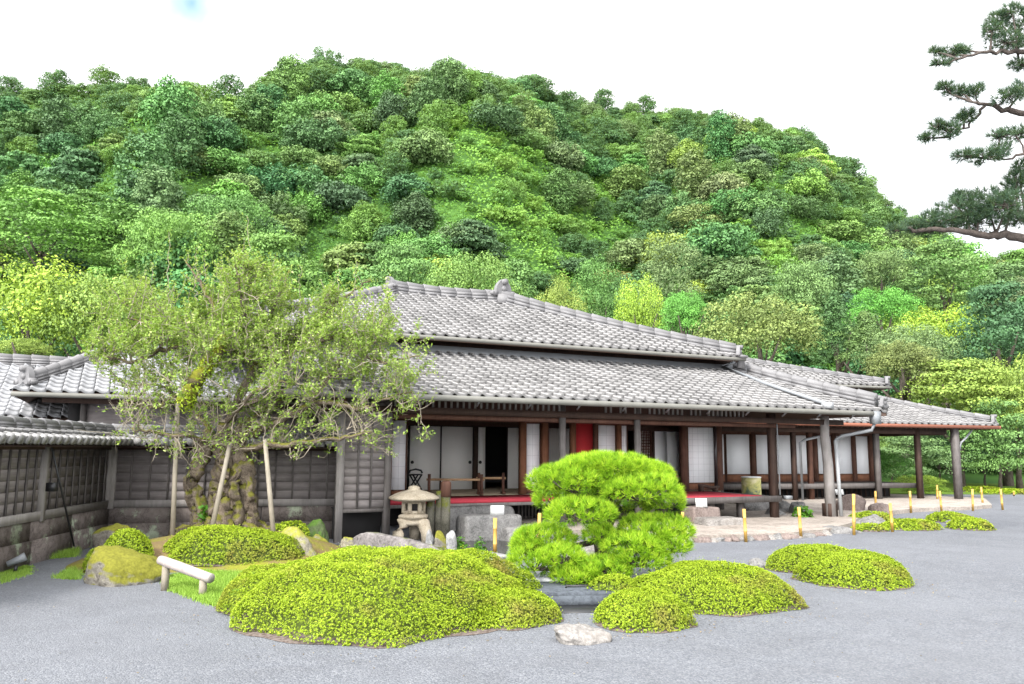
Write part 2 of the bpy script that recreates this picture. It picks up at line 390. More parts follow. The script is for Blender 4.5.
# raised earth around the old tree and the rocks on the left
def earth(name, cx, cy, rx, ry, h, seed, mat, rot=0.0, pw=2.2):
    nr, na = 26, 72; rr = np.linspace(0, 1, nr)[:, None]; an = np.linspace(0, 2 * math.pi, na, endpoint=False)[None, :]
    wob = 1 + 0.10 * np.sin(3 * an + seed) + 0.06 * np.sin(5 * an + 2 * seed)
    x, y = rx * rr * wob * np.cos(an), ry * rr * wob * np.sin(an)
    X, Y = cx + x * math.cos(rot) - y * math.sin(rot), cy + x * math.sin(rot) + y * math.cos(rot)
    P = np.stack([X, Y, 0 * X], -1).reshape(-1, 3)
    z = h * (1 - np.repeat(rr, na, 1) ** pw).reshape(-1) * (1 + 0.25 * lump(P, seed, 2.5)) - 0.01 + 0.02 * (1 - np.repeat(rr, na, 1).reshape(-1))
    P[:, 2] = z
    i = np.arange(nr - 1)[:, None] * na; j = np.arange(na)[None, :]; j2 = (j + 1) % na
    b = MB(); b.add(P, np.stack([i + j, i + na + j, i + na + j2, i + j2], -1).reshape(-1, 4))
    return b.build(name, mat, smooth=True)
n = NT('mossy_earth'); f = n.noise(1.6, 7, 0.65); gg = n.noise(20, 5)
c = n.ramp(f, [(0.36, (0.16, 0.11, 0.06)), (0.5, (0.17, 0.135, 0.05)), (0.58, (0.17, 0.17, 0.025)), (0.75, (0.22, 0.23, 0.03))])
n.bump(gg, 0.7, 0.04); M['earth'] = n.done(c, 0.95, 0.1)
tag(earth('mossy_ground', -4.25, 12.25, 2.0, 1.9, 0.34, 3, M['earth']), kind='structure')

# still water between the rocks
n = NT('pond_water'); n.bump(n.noise(7, 3), 0.05, 0.01)
M['water'] = n.done((0.012, 0.015, 0.010), 0.12, 0.25)
b = MB(); b.poly([(*G(440, 566)[:2], 0.008), (*G(500, 566)[:2], 0.008), (*G(512, 541)[:2], 0.008), (*G(448, 541)[:2], 0.008)])
tag(b.build('pond_water', M['water']), kind='structure')

# wooded hill
SKY = [(-260, 130), (-120, 100), (0, 88), (30, 82), (75, 78), (110, 76), (135, 76), (150, 84), (165, 90), (185, 96), (205, 104), (222, 104), (236, 99), (250, 88), (280, 70), (310, 58),
       (345, 51), (380, 57), (430, 68), (480, 76), (512, 80), (550, 87), (580, 98), (620, 104), (680, 105), (720, 110), (740, 124), (770, 129), (810, 141), (840, 156),
       (860, 181), (900, 206), (930, 222), (960, 241), (985, 263), (1005, 272), (1060, 292), (1160, 330), (1300, 360)]
_sr = [ray(x, y) for x, y in SKY]
SA = np.array([r[0] / r[1] for r in _sr]); SE = np.array([r[2] / r[1] for r in _sr])
Y0 = 44.0
def hill_yr(a): return 128 + 16 * np.sin(a * 5.0 + 0.6) - 10 * np.clip(-a - 0.33, 0, 0.5) * 4
def hill_z(X, Y):
    a = X / Y; yr = hill_yr(a); e = np.interp(a, SA, SE) - 3.4 / yr
    t = np.clip((Y - Y0) / (yr - Y0), 0, 3)
    up = np.where(t <= 1, np.sin(np.clip(t, 0, 1) * math.pi / 2) ** 1.0, 1 - 0.5 * (t - 1) ** 1.2)
    z = EYE * np.clip(t * 4, 0, 1) + e * Y * up
    P = np.stack([X, Y, 0 * X], -1).reshape(-1, 3)
    w = (np.clip(t, 0, 1) * (1 - np.clip(t, 0, 1)) * 4).reshape(-1)
    d = 3.6 * np.sin(a.reshape(-1) * 17 + 1.2 + 1.3 * np.sin(t.reshape(-1) * 3.0)) + 2.2 * lump(P, 77, 0.10)
    return np.maximum(z - 0.0 + (d * w).reshape(z.shape), -0.5 + 0 * z)
aa = np.linspace(-0.98, 0.98, 150)[None, :]; yy = np.concatenate([np.linspace(38, 150, 90), np.linspace(153, 240, 20)])[:, None]
HX, HY = aa * yy, yy + 0 * aa
HZ = hill_z(HX, HY)
i = np.arange(109)[:, None] * 150; j = np.arange(149)[None, :]
b = MB(); b.add(np.stack([HX, HY, HZ], -1).reshape(-1, 3), np.stack([i + j, i + j + 1, i + 151 + j, i + 150 + j], -1).reshape(-1, 4))
n = NT('hill_soil'); M['hill'] = n.done(n.ramp(n.noise(0.25, 5), [(0.35, (0.035, 0.08, 0.02)), (0.7, (0.07, 0.15, 0.03))]), 0.95, 0.1)
tag(b.build('hill', M['hill'], smooth=True), kind='structure')

# ------------------------------------------------------------------ tiled roofs
def tile_face(b, A, B, C, D, w=0.27, ex=0.25, m=0, seed=1, amp=0.055, lip=0.045):
    """pantiles on the slope A-B (eave, left to right seen from outside) up to D-C"""
    A, B, C, D = [np.asarray(p, float) for p in (A, B, C, D)]
    e = nrm(B - A); L = np.linalg.norm(B - A); nn = nrm(np.cross(e, D - A)); s = np.cross(nn, e)
    h = (D - A) @ s; dx = (D - A) @ e; cx = (C - A) @ e
    g = rng(seed); rows = max(1, int(round(h / ex))); ex = h / rows
    ncol = int(math.ceil(L / w)) + 1; q = 9
    # S-shaped tile: joint, roll, shallow pan
    ph = np.array([0, .03, .06, .13, .25, .38, .55, .78, .96]); hh = np.array([-.62, -.62, .72, 1.0, .78, .30, -.02, -.10, .0]) * amp
    xs = (np.arange(ncol)[:, None] * w + ph[None, :] * w).reshape(-1); hs = np.tile(hh, ncol); ci = np.repeat(np.arange(ncol), q)
    wob = g.normal(size=(rows, ncol)) * 0.004
    tint = np.clip(0.58 + 0.13 * g.normal(size=(rows, ncol)), 0.05, 1)
    for r in range(rows):
        y0, y1 = r * ex - (0.03 if r == 0 else 0), min((r + 1) * ex + 0.04, h)
        lb0, rb0 = dx * max(y0, 0) / h, L + (cx - L) * max(y0, 0) / h
        lb1, rb1 = dx * y1 / h, L + (cx - L) * y1 / h
        keep = (xs > lb0 - w / 4) & (xs < rb0 + w / 4)
        if keep.sum() < 3: continue
        x, z, cc = xs[keep], hs[keep] + wob[r][ci[keep]], ci[keep]
        x0 = np.clip(x, lb0, rb0); x1 = np.clip(x, lb1, rb1)
        k = len(x)
        P0 = A + x0[:, None] * e + y0 * s + (z + lip)[:, None] * nn           # front edge, standing on the row below
        P1 = A + x1[:, None] * e + y1 * s + (z * 1.0 + 0.002)[:, None] * nn
        Pl = A + x0[:, None] * e + (y0 + 0.004) * s + (z - 0.012)[:, None] * nn   # lip under the front edge
        i = np.arange(k - 1)
        tt = tint[r][cc[:-1]].copy(); fi = (np.arange(len(xs)) % q)[keep][:-1]; tt[(fi < 2) | (fi == q - 1)] = 0.0   # grime and the shade of the joints, both put into the tint
        b.add(np.concatenate([P0, P1, Pl]), np.concatenate([np.stack([i, i + 1, k + i + 1, k + i], -1), np.stack([2 * k + i, 2 * k + i + 1, i + 1, i], -1)]), m, np.concatenate([tt, tt * 0.35]))  # lips tinted darker: painted shade and grime below each row edge

def ridge_stack(b, p, q, w=0.28, h=0.26, sag=0.0, n=14, seed=1, cap=True):
    """layered ridge tiles along p-q with round cap tiles on top"""
    p, q = np.asarray(p, float), np.asarray(q, float); g = rng(seed)
    L = np.linalg.norm(q - p); n = max(4, int(L / 0.42))
    t = np.linspace(0, 1, n + 1); C = p + (q - p) * t[:, None]; C[:, 2] -= sag * 4 * t * (1 - t)
    d = nrm(q - p); x = nrm(np.cross(d, (0, 0, 1)))
    for i in range(n):
        a, c = C[i], C[i + 1]
        for lay in range(3):
            ww = w * (1.0 - 0.12 * lay); z0, z1 = h * lay / 3 + 0.004, h * (lay + 1) / 3 - 0.016
            V = []
            for P in (a, c):
                for sx, zz in ((-1, z0), (1, z0), (1, z1), (-1, z1)): V.append(P + x * sx * ww / 2 + np.array([0, 0, zz]))
            b.add(V, [(0,1,2,3),(7,6,5,4),(1,0,4,5),(2,1,5,6),(3,2,6,7),(0,3,7,4)], 0, 0.4 + 0.25 * g.random())
        b.add([P + x * sx * w * 0.36 + np.array([0, 0, zz]) for P in (a, c) for sx, zz in ((-1, 0), (1, 0), (1, h), (-1, h))], [(0,1,2,3),(7,6,5,4),(1,0,4,5),(2,1,5,6),(3,2,6,7),(0,3,7,4)], 0, 0.1)
        if cap:
            a2, c2 = a + np.array([0, 0, h + 0.015]), c + np.array([0, 0, h + 0.005])
            b.tube([a2 - d * 0.015, a2 * 0.97 + c2 * 0.03, c2], [w * 0.34, w * 0.32, w * 0.28], 10, 0, 0.45 + 0.35 * g.random())

def onigawara(b, c, s=0.4, rz=0.0):
    """ridge-end tile: a crested block with side scrolls and a round finial"""
    cr_, sr_ = math.cos(rz), math.sin(rz)
    def tr(V): V = np.asarray(V, float) * s; return np.stack([V[:,0]*cr_ - V[:,1]*sr_, V[:,0]*sr_ + V[:,1]*cr_, V[:,2]], -1) + np.asarray(c)
    an = np.linspace(0, math.pi, 11)
    out = [(-.5, 0)] + [(-.48 * math.cos(t) * (1 - .15 * math.sin(t)), .35 + .55 * math.sin(t)) for t in an] + [(.5, 0)]
    k = len(out)
    V = [(-.14, x, z) for x, z in out] + [(.14, x, z) for x, z in out]
    b.add(tr(V), [list(range(k))[::-1]], 0, .4); b.add(tr(V), [list(range(k, 2 * k))], 0, .4)
    b.add(tr(V), [(i, (i + 1) % k, k + (i + 1) % k, k + i) for i in range(k)], 0, .5)
    for sx in (-1, 1):
        for tx, r_ in ((.55, .17), (.70, .10)):
            th = np.linspace(0, 2 * math.pi, 9); P = tr([(0, sx * tx, .14 + (.55 - tx) * .2)]); b.tube([P[0] - np.array([cr_, sr_, 0]) * .15 * s, P[0] + np.array([cr_, sr_, 0]) * .18 * s], [r_ * s, r_ * s], 10, 0, .4)
    P = tr([(.0, 0, .80)])[0]; b.tube([P - np.array([cr_, sr_, 0]) * .25 * s, P + np.array([cr_, sr_, -.1]) * .32 * s], [.15 * s, .16 * s], 12, 0, .55)
    P = tr([(.16, 0, .40)])[0]; b.tube([P - np.array([cr_, sr_, 0]) * .1 * s, P + np.array([cr_, sr_, 0]) * .06 * s], [.2 * s, .14 * s], 12, 0, .35)

def hip_roof(parent, eave, top, mat, seed, w=0.27, ex=0.25, under=0.10):
    """eave, top: (u0, v0, u1, v1, z). Four tiled slopes and the boarding below them; returns the roof part"""
    a0, b0, a1, b1, z0 = eave; c0, d0, c1, d1, z1 = top
    E = [np.array(p) for p in ((a0, b0, z0), (a1, b0, z0), (a1, b1, z0), (a0, b1, z0))]
    T_ = [np.array(p) for p in ((c0, d0, z1), (c1, d0, z1), (c1, d1, z1), (c0, d1, z1))]
    b = MB()
    for k in range(4):
        k2 = (k + 1) % 4
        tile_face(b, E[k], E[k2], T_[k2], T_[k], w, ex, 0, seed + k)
    dz = np.array([0, 0, under])
    for k in range(4):
        k2 = (k + 1) % 4
        b.add([E[k] - dz, E[k2] - dz, T_[k2] - dz, T_[k] - dz], [(3, 2, 1, 0)], 1)
        b.add([E[k] - dz, E[k2] - dz, E[k2] - dz * .1, E[k] - dz * .1], [(0, 1, 2, 3)], 1)
    return b.build('tiled_roof', [mat, M['soffit']], parent), E, T_

def part(name, mat, parent, fn, **kw):
    b = MB(); fn(b); return b.build(name, mat, parent, **kw)
def boxpart(name, mat, parent, a, c): return part(name, mat, parent, lambda b: b.box(a, c))

def shoji(parent, u0, u1, v, z0=0.62, z1=2.22, board=0.0, nx=2, nz=6, fr=0.03, mat_fr=None):
    """a sliding paper screen: frame > paper with its lattice, and a wooden foot board"""
    mf = mat_fr or M['wood_red']
    b = MB()
    for x0, x1 in ((u0, u0 + fr), (u1 - fr, u1)): b.box((x0, v - .015, z0), (x1, v + .015, z1))
    b.box((u0 + fr, v - .014, z1 - fr), (u1 - fr, v + .014, z1)); b.box((u0 + fr, v - .014, z0), (u1 - fr, v + .014, z0 + fr * 1.3))
    if board: b.box((u0 + fr, v - .014, z0 + board), (u1 - fr, v + .014, z0 + board + fr))
    f = b.build('shoji_screen', mf, parent)
    zb = z0 + (board + fr if board else fr * 1.3)
    b = MB(); b.box((u0 + fr, v - .002, zb), (u1 - fr, v + .004, z1 - fr))
    for k in range(1, nx): x = u0 + fr + (u1 - u0 - 2 * fr) * k / nx; b.box((x - .004, v - .006, zb), (x + .004, v - .002, z1 - fr), 1)
    for k in range(1, nz): z = zb + (z1 - fr - zb) * k / nz; b.box((u0 + fr, v - .0055, z - .004), (u1 - fr, v - .002, z + .004), 1)
    b.build('paper', [M['paper'], M['kumiko']], f)
    if board: boxpart('foot_board', M['wood_orange'], f, (u0 + fr, v - .008, z0 + fr * 1.3), (u1 - fr, v + .006, z0 + board))
    return f
def fusuma(parent, u0, u1, v, z0=0.62, z1=2.2, pull='r', mat=None):
    f = boxpart('sliding_door', mat or M['fusuma'], parent, (u0 + .015, v - .012, z0), (u1 - .015, v + .012, z1))
    b = MB()
    for x0, x1 in ((u0, u0 + .02), (u1 - .02, u1)): b.box((x0, v - .017, z0), (x1, v + .017, z1))
    b.box((u0, v - .016, z1), (u1, v + .016, z1 + .025)); b.build('door_edge', M['fusuma_edge'], f)
    if pull:
        x = u1 - .09 if pull == 'r' else u0 + .09
        part('door_pull', M['black'], f, lambda b: b.tube([(x, v - .022, 1.28), (x, v - .010, 1.28)], [.042, .042], 14))
    return f

# ------------------------------------------------------------------ main house
house = thing('garden_house', 'long wooden house with two-tier grey tiled hip roof and open veranda behind round pine', 'house', HO, HT)
FL, LT = 0.60, 2.24
boxpart('floor', M['tatami'], house, (1.0, 2.62, 0.48), (10.75, 9.0, FL))
boxpart('veranda', M['wood_dark'], house, (1.0, 1.10, 0.50), (6.0, 2.60, FL - .012))
boxpart('veranda_edge', M['wood_pale'], house, (1.0, 1.045, 0.47), (6.0, 1.098, FL - .005))
dk = boxpart('front_deck', M['wood_grey'], house, (6.01, 0.22, 0.50), (10.36, 2.60, FL - .012))
boxpart('deck_edge', M['wood_grey'], dk, (6.01, 0.15, 0.46), (10.45, 0.218, FL - .004))
for u in (7.0, 8.25, 8.62, 9.5):
    part('deck_support', M['wood_grey'], house, lambda b: b.beam((u + (.10 if u == 8.62 else 0), .5, 0.08), (u, .5, .50), .13, .12, up=(0, 1, 0)))
boxpart('under_floor_shade', M['shadow_wall'], house, (1.0, 2.7, 0.0), (10.7, 2.8, 0.48))
b = MB()
for k in range(34): u = 4.55 + k * .085; b.box((u, 2.0, 0.1), (u + .03, 2.03, .50))
b.build('under_floor_grille', M['wood_grey'], house)
boxpart('ceiling', M['wood_dark'], house, (1.0, 2.66, 2.52), (10.75, 9.0, 2.56))
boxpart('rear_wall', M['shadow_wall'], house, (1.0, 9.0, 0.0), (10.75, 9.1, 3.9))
boxpart('end_wall', M['wood_grey'], house, (10.77, 2.62, 0.0), (10.85, 9.1, 3.5))
boxpart('end_wall', M['wood_fence'], house, (0.92, 0.1, 0.50), (0.99, 9.1, 3.0)); boxpart('under_floor_shade', M['shadow_wall'], house, (.10, .5, 0.0), (.98, .55, .56)); boxpart('under_floor_shade', M['shadow_wall'], house, (.10, .02, .54), (.9, 1.2, .555))  # dark panels added to stand in for the shade below the shutter box
boxpart('lintel_wall', M['wood_dark'], house, (1.0, 2.60, LT + .10), (10.75, 2.66, 3.55))
boxpart('lintel', M['wood_red'], house, (1.0, 2.53, LT), (10.75, 2.67, LT + .098))
boxpart('lintel', M['wood_dark'], house, (1.0, 5.12, 2.205), (10.75, 5.28, 2.51))
boxpart('upper_wall', M['wood_dark'], house, (-0.2, 3.22, 3.6), (11.9, 3.3, 4.12)); boxpart('roof_flashing', M['metal'], house, (0.1, 2.98, 3.70), (11.75, 3.20, 3.95))
# posts
def post(u, v, w, mat, z0, z1, d=None): return boxpart('post', mat, house, (u - w / 2, v - (d or w) / 2, z0), (u + w / 2, v + (d or w) / 2, z1))
post(0.07, 0.0, .12, M['wood_pale'], 0.0, 2.45); post(0.92, 0.0, .12, M['wood_grey'], 0.0, 2.5)
for u in (4.54, 6.345): part('post', M['wood_grey'], house, lambda b: b.tube([(u, .02, .05), (u, .02, 2.5)], [.075, .068], 14), smooth=False)
post(10.30, 0.26, .15, M['wood_dark'], 0.06, 2.5); part('post', M['wood_pale'], house, lambda b: b.tube([(11.79, -.02, 0.1), (11.77, -.02, 1.3), (11.70, -.02, 2.0), (11.75, 0, 2.45)], [.125, .115, .105, .10], 14))
boxpart('post_shoe', M['wood_dark'], house, (11.67, -.12, 0.10), (11.91, .13, 0.40))
post(10.25, 2.2, .06, M['fusuma_edge'], 0.6, 2.5)
for u, w in ((4.935, .14), (5.50, .13), (6.27, .12), (6.90, .11), (7.57, .11), (9.545, .17), (10.65, .17)):
    post(u, 2.57, w, M['wood_orange'] if u < 8 and u not in (6.90,) else M['wood_red'], FL, LT)
post(4.88, 5.15, .10, M['wood_dark'], FL, 2.2)
# beam and the row of short slats under the eave
boxpart('front_beam', M['wood_dark'], house, (-0.35, -.07, 2.25), (12.3, .07, 2.37)); boxpart('front_beam', M['wood_red'], house, (1.0, .10, 2.16), (10.9, .18, 2.245))
boxpart('beam_end', M['wood_red'], house, (-0.2, -.62, 2.28), (0.0, -.35, 2.52))
b = MB(); g = rng(4)
for k in range(100):
    u = 0.9 + k * .122
    if u < 9.2 and not (4.66 < u < 5.5) and g.random() > .14: b.box((u, -.02, 2.37), (u + .034, .02, 2.60 + .02 * g.random()))
b.box((.9, -.018, 2.60), (9.3, .018, 2.66)); b.build('eave_slats', M['wood_pale'], house)
b = MB()
for k in range(44):
    u = -0.5 + k * .30; b.beam((u, .12, 2.71), (u, 2.6, 3.555), .05, .07)
b.build('rafters', M['wood_dark'], house)
# screens, from the left
shoji(house, 1.80, 2.165, 2.6, FL + .015, LT, .10)
fusuma(house, 3.09, 3.935, 5.2, FL, 2.18, 'l'); fusuma(house, 3.935, 4.83, 5.2, FL, 2.18, 'r')
fusuma(house, 4.94, 5.19, 5.2, FL, 2.18, 'l'); fusuma(house, 5.80, 6.3, 5.2, FL, 2.18, 'r')
boxpart('side_wall', M['fusuma'], house, (2.0, 5.3, FL), (3.09, 5.36, 2.2))
shoji(house, 5.01, 5.43, 2.62, FL + .015, LT, .10); shoji(house, 5.565, 5.66, 2.64, FL + .015, LT, 0, 1)
boxpart('red_screen', M['red_panel'], house, (6.35, 2.59, FL + .01), (6.84, 2.62, LT))
shoji(house, 6.96, 7.51, 2.6, FL + .015, LT, .10); shoji(house, 7.63, 7.87, 2.63, FL + .015, LT, .10)
b = MB()
for k in range(7): u = 9.02 + k * .052; b.box((u, 3.66, FL), (u + .02, 3.68, 2.13))
for k in range(20): z = FL + .06 + k * .075; b.box((9.0, 3.655, z), (9.36, 3.659, z + .02))
b.build('lattice_panel', M['wood_red'], house); boxpart('lattice_backing', M['fusuma'], house, (9.0, 3.75, FL), (9.36, 3.77, 2.13))
boxpart('sliding_door', M['paper'], house, (9.40, 3.62, FL), (9.81, 3.64, 2.12)); boxpart('sliding_door', M['paper'], house, (9.82, 3.65, FL), (10.26, 3.67, 2.12))
boxpart('door_frame', M['wood_dark'], house, (9.36, 3.60, FL), (9.398, 3.70, 2.2)); boxpart('lintel', M['wood_dark'], house, (7.9, 3.60, 2.125), (10.7, 3.72, 2.3))
boxpart('partition', M['fusuma'], house, (6.9, 5.3, FL), (9.0, 5.34, 2.2))
shoji(house, 9.63, 10.565, 2.58, FL + .015, LT, .16, 5, 9)
# shutter box at the left end
b = MB(); b.box((.13, -.03, .56), (.86, .03, 2.22))
for k in range(12): z = .58 + k * .137; b.box((.13, -.04 - .002 * (k % 2), z), (.86, -.03, z + .128))
sb = b.build('shutter_box', M['wood_fence'], house)
b = MB()
for u in (.36, .60): b.box((u, -.062, .56), (u + .035, -.043, 2.22))
b.box((.13, -.06, .50), (.86, .05, .559)); b.build('shutter_batten', M['wood_grey'], sb)
boxpart('upper_boards', M['wood_fence'], house, (.13, -.02, 2.222), (.86, .02, 2.42))
# roofs
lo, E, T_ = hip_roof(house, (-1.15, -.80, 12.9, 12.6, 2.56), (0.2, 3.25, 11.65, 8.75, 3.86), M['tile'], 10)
def gut(p, q, r=.055): return lambda b: b.tube(np.linspace(p, q, 24) - np.array([0, 0, 0.0]), r, 10)
part('gutter', M['gutter'], lo, gut((-1.1, -.90, 2.49), (12.55, -.90, 2.50)), smooth=True)
b = MB()
for k in range(13): u = -.8 + k * 1.05; b.beam((u, -.90, 2.50), (u, -.70, 2.38), .02, .03)
b.build('gutter_bracket', M['metal'], lo)
part('gutter', M['gutter'], lo, gut((12.95, -.75, 2.52), (12.95, 3.4, 2.52), .045), smooth=True)
b = MB(); ridge_stack(b, T_[1] + (-.05, .15, .0), E[1] + (-.10, .18, .08), .32, .27, .05, seed=3); b.build('hip_ridge', M['ridge'], lo)
b = MB(); onigawara(b, E[1] + (-.02, .05, .10), .28, R(-70)); b.build('ridge_end_tile', M['ridge'], lo)
b = MB(); ridge_stack(b, T_[0] + (.05, .1, 0), E[0] + (.1, .18, .06), .28, .2, .05, seed=4); b.build('hip_ridge', M['ridge'], lo)
b = MB(); ridge_stack(b, (-.1, 3.1, 3.82), (11.75, 3.1, 3.82), .16, .10, seed=5, cap=False); b.build('flashing_ridge', M['ridge'], lo)
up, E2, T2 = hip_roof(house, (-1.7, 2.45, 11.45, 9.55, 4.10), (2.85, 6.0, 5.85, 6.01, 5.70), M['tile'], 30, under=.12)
part('gutter', M['gutter'], up, gut((-1.6, 2.37, 4.03), (11.5, 2.37, 4.04), .045), smooth=True)
b = MB(); ridge_stack(b, (2.75, 6, 5.66), (5.95, 6, 5.68), .34, .26, .06, seed=6); b.build('main_ridge', M['ridge'], up)
b = MB(); onigawara(b, (5.98, 5.92, 5.86), .52, R(-82)); b.box((5.78, 5.72, 5.62), (6.18, 6.12, 5.88), 0, .6); b.build('ridge_end_tile', M['ridge'], up)
b = MB(); onigawara(b, (2.72, 5.95, 5.80), .32, R(200)); b.build('ridge_end_tile', M['ridge'], up)
b = MB(); ridge_stack(b, (5.9, 5.95, 5.66), (11.35, 2.58, 4.10), .30, .30, .10, seed=7); b.build('hip_ridge', M['ridge'], up)
b = MB(); onigawara(b, (11.40, 2.50, 4.12), .34, R(-50)); b.lathe([(.10, -.30), (.10, -.05), (.2, -.02), (.2, .02), (.08, .05)], (11.42, 2.46, 4.12), 10); b.build('ridge_end_tile', M['ridge'], up)
b = MB(); ridge_stack(b, (2.85, 5.95, 5.66), (-1.6, 2.55, 4.12), .28, .20, .08, seed=8); b.build('hip_ridge', M['ridge'], up)
# rain pipes
sl = (3.86 - 2.56) / 4.05
part('roof_pipe', M['metal'], house, lambda b: b.tube([(11.2, 2.45, 3.98), (11.15, 2.9, 3.88), (11.05, 1.2, 2.56 + 2.0 * sl + .10), (10.95, -.78, 2.70)], .045, 8), smooth=True)
boxpart('pipe_box', M['metal_light'], house, (10.88, -.95, 2.58), (11.02, -.72, 2.72))
boxpart('rain_hopper', M['metal'], house, (12.32, -.98, 2.26), (12.5, -.80, 2.55))
part('rain_pipe', M['metal'], house, lambda b: b.tube([(12.4, -.88, 2.3), (12.38, -.8, 2.12), (11.95, -.3, 1.98), (11.91, -.17, 1.90), (11.90, -.16, 1.7)], .04, 8), smooth=True)
part('rain_pipe', M['metal_light'], house, lambda b: b.tube([(11.90, -.16, 1.88), (11.93, -.2, 0.12)], .045, 8), smooth=True)
part('rain_chain', M['metal'], house, lambda b: b.tube([(10.32, .1, 2.3), (10.34, .1, .62)], .018, 6))
boxpart('chain_box', M['metal'], house, (10.46, .0, .52), (10.62, .12, .60))

# ------------------------------------------------------------------ wing behind, to the right
WO, WT = np.array([11.99, 26.58, 0.0]), R(18)
wing = thing('house_wing', 'rear wing with white paper screens, red-brown eave board and corner posts on the gravel', 'house', WO, WT)
boxpart('veranda', M['wood_grey'], wing, (-6.4, 0.12, .46), (1.78, 1.98, .58)); boxpart('veranda_edge', M['wood_grey'], wing, (-6.4, .05, .44), (1.80, .118, .60))
boxpart('under_floor_shade', M['shadow_wall'], wing, (-6.4, 1.2, 0), (1.6, 1.25, .46))
b = MB()
for k in range(40): u = -6.3 + k * .2; b.box((u, 1.1, .08), (u + .04, 1.13, .44))
b.build('under_floor_grille', M['wood_dark'], wing)
for u0, u1 in ((-6.2, -5.35), (-5.3, -4.42), (-4.38, -3.42), (-3.22, -2.62), (-2.60, -1.72), (-1.70, -.90), (-.70, -.06), (.06, .80), (.88, 1.52)):
    shoji(wing, u0, u1, 2.0, .58, 2.20, .24, 1, 1, .03)
for u in (-5.32, -3.32, -.80, 0.0, .84, 1.61): boxpart('post', M['wood_red'], wing, (u - .08, 1.93, .5), (u + .08, 2.07, 2.25))
boxpart('lintel', M['wood_red'], wing, (-6.4, 1.94, 2.202), (1.75, 2.06, 2.34)); boxpart('lintel_wall', M['wood_dark'], wing, (-6.4, 1.97, 2.342), (1.75, 2.03, 3.3))
boxpart('end_wall', M['wood_red'], wing, (1.70, 2.08, 0), (1.76, 8, 3.3)); boxpart('rear_wall', M['shadow_wall'], wing, (-6.4, 8, 0), (1.75, 8.1, 3.6))
for u, v, mt, w in ((-3.2, 0, M['wood_dark'], .13), (-2.35, .3, M['wood_red'], .14), (.03, -.02, M['wood_grey'], .15), (1.66, -.10, M['wood_dark'], .15), (2.75, -.60, M['wood_grey'], .19), (2.75, 3.6, M['wood_dark'], .16)):
    boxpart('post', mt, wing, (u - w / 2, v - w / 2, 0.05), (u + w / 2, v + w / 2, 2.42))
boxpart('eave_beam', M['wood_dark'], wing, (-6.5, -.15, 2.22), (2.9, -.02, 2.40)); boxpart('eave_beam', M['wood_dark'], wing, (2.72, -.10, 2.20), (2.84, 7, 2.38))
b = MB()
for k in range(52): u = -6.9 + k * .21; b.beam((u, -.68, 2.40), (u, 2.0, 3.16), .045, .06)
b.build('rafters', M['wood_dark'], wing)
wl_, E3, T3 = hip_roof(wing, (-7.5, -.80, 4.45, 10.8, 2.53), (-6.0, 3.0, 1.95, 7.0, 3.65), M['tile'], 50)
boxpart('fascia', M['red_fascia'], wl_, (-7.5, -.86, 2.415), (4.45, -.815, 2.52)); boxpart('fascia', M['red_fascia'], wl_, (4.47, -.86, 2.415), (4.515, 10.8, 2.52))
b = MB(); ridge_stack(b, T3[1] + (0, .1, .0), E3[1] + (-.12, .18, .06), .28, .20, .05, seed=13); b.build('hip_ridge', M['ridge'], wl_)
b = MB(); onigawara(b, E3[1] + (-.06, .1, .08), .32, R(-60)); b.build('ridge_end_tile', M['ridge'], wl_)
boxpart('upper_wall', M['wood_dark'], wing, (-6.0, 3.0, 3.4), (2.0, 3.08, 4.1))
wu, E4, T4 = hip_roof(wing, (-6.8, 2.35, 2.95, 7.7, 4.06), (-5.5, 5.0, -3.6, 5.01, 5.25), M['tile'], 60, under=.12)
part('gutter', M['gutter'], wu, gut((-6.7, 2.27, 3.99), (2.95, 2.27, 3.99), .045), smooth=True)
b = MB(); ridge_stack(b, (-3.6, 5.0, 5.23), E4[1] + (-.08, .12, .03), .28, .18, .06, seed=14); b.build('hip_ridge', M['ridge'], wu)
b = MB(); onigawara(b, E4[1] + (-.05, .05, .05), .34, R(-50)); b.build('ridge_end_tile', M['ridge'], wu)
b = MB(); ridge_stack(b, (-5.5, 5.0, 5.23), (-3.5, 5.0, 5.23), .28, .22, seed=15); b.build('main_ridge', M['ridge'], wu)
part('rain_pipe', M['metal'], wing, lambda b: b.tube([(3.5, -.6, 2.36), (3.2, -.62, 2.1), (2.95, -.64, 1.95), (2.9, -.64, 1.7)], .035, 8), smooth=True)
part('rain_pipe', M['metal'], wing, lambda b: b.tube([(-2.3, -.15, 2.1), (-2.9, -.18, 1.98), (-3.08, -.18, 1.9), (-3.06, -.18, .1)], .04, 8), smooth=True)
part('rain_chain', M['metal'], wing, lambda b: b.tube([(1.95, .1, 2.3), (2.0, .1, .1)], .02, 6))

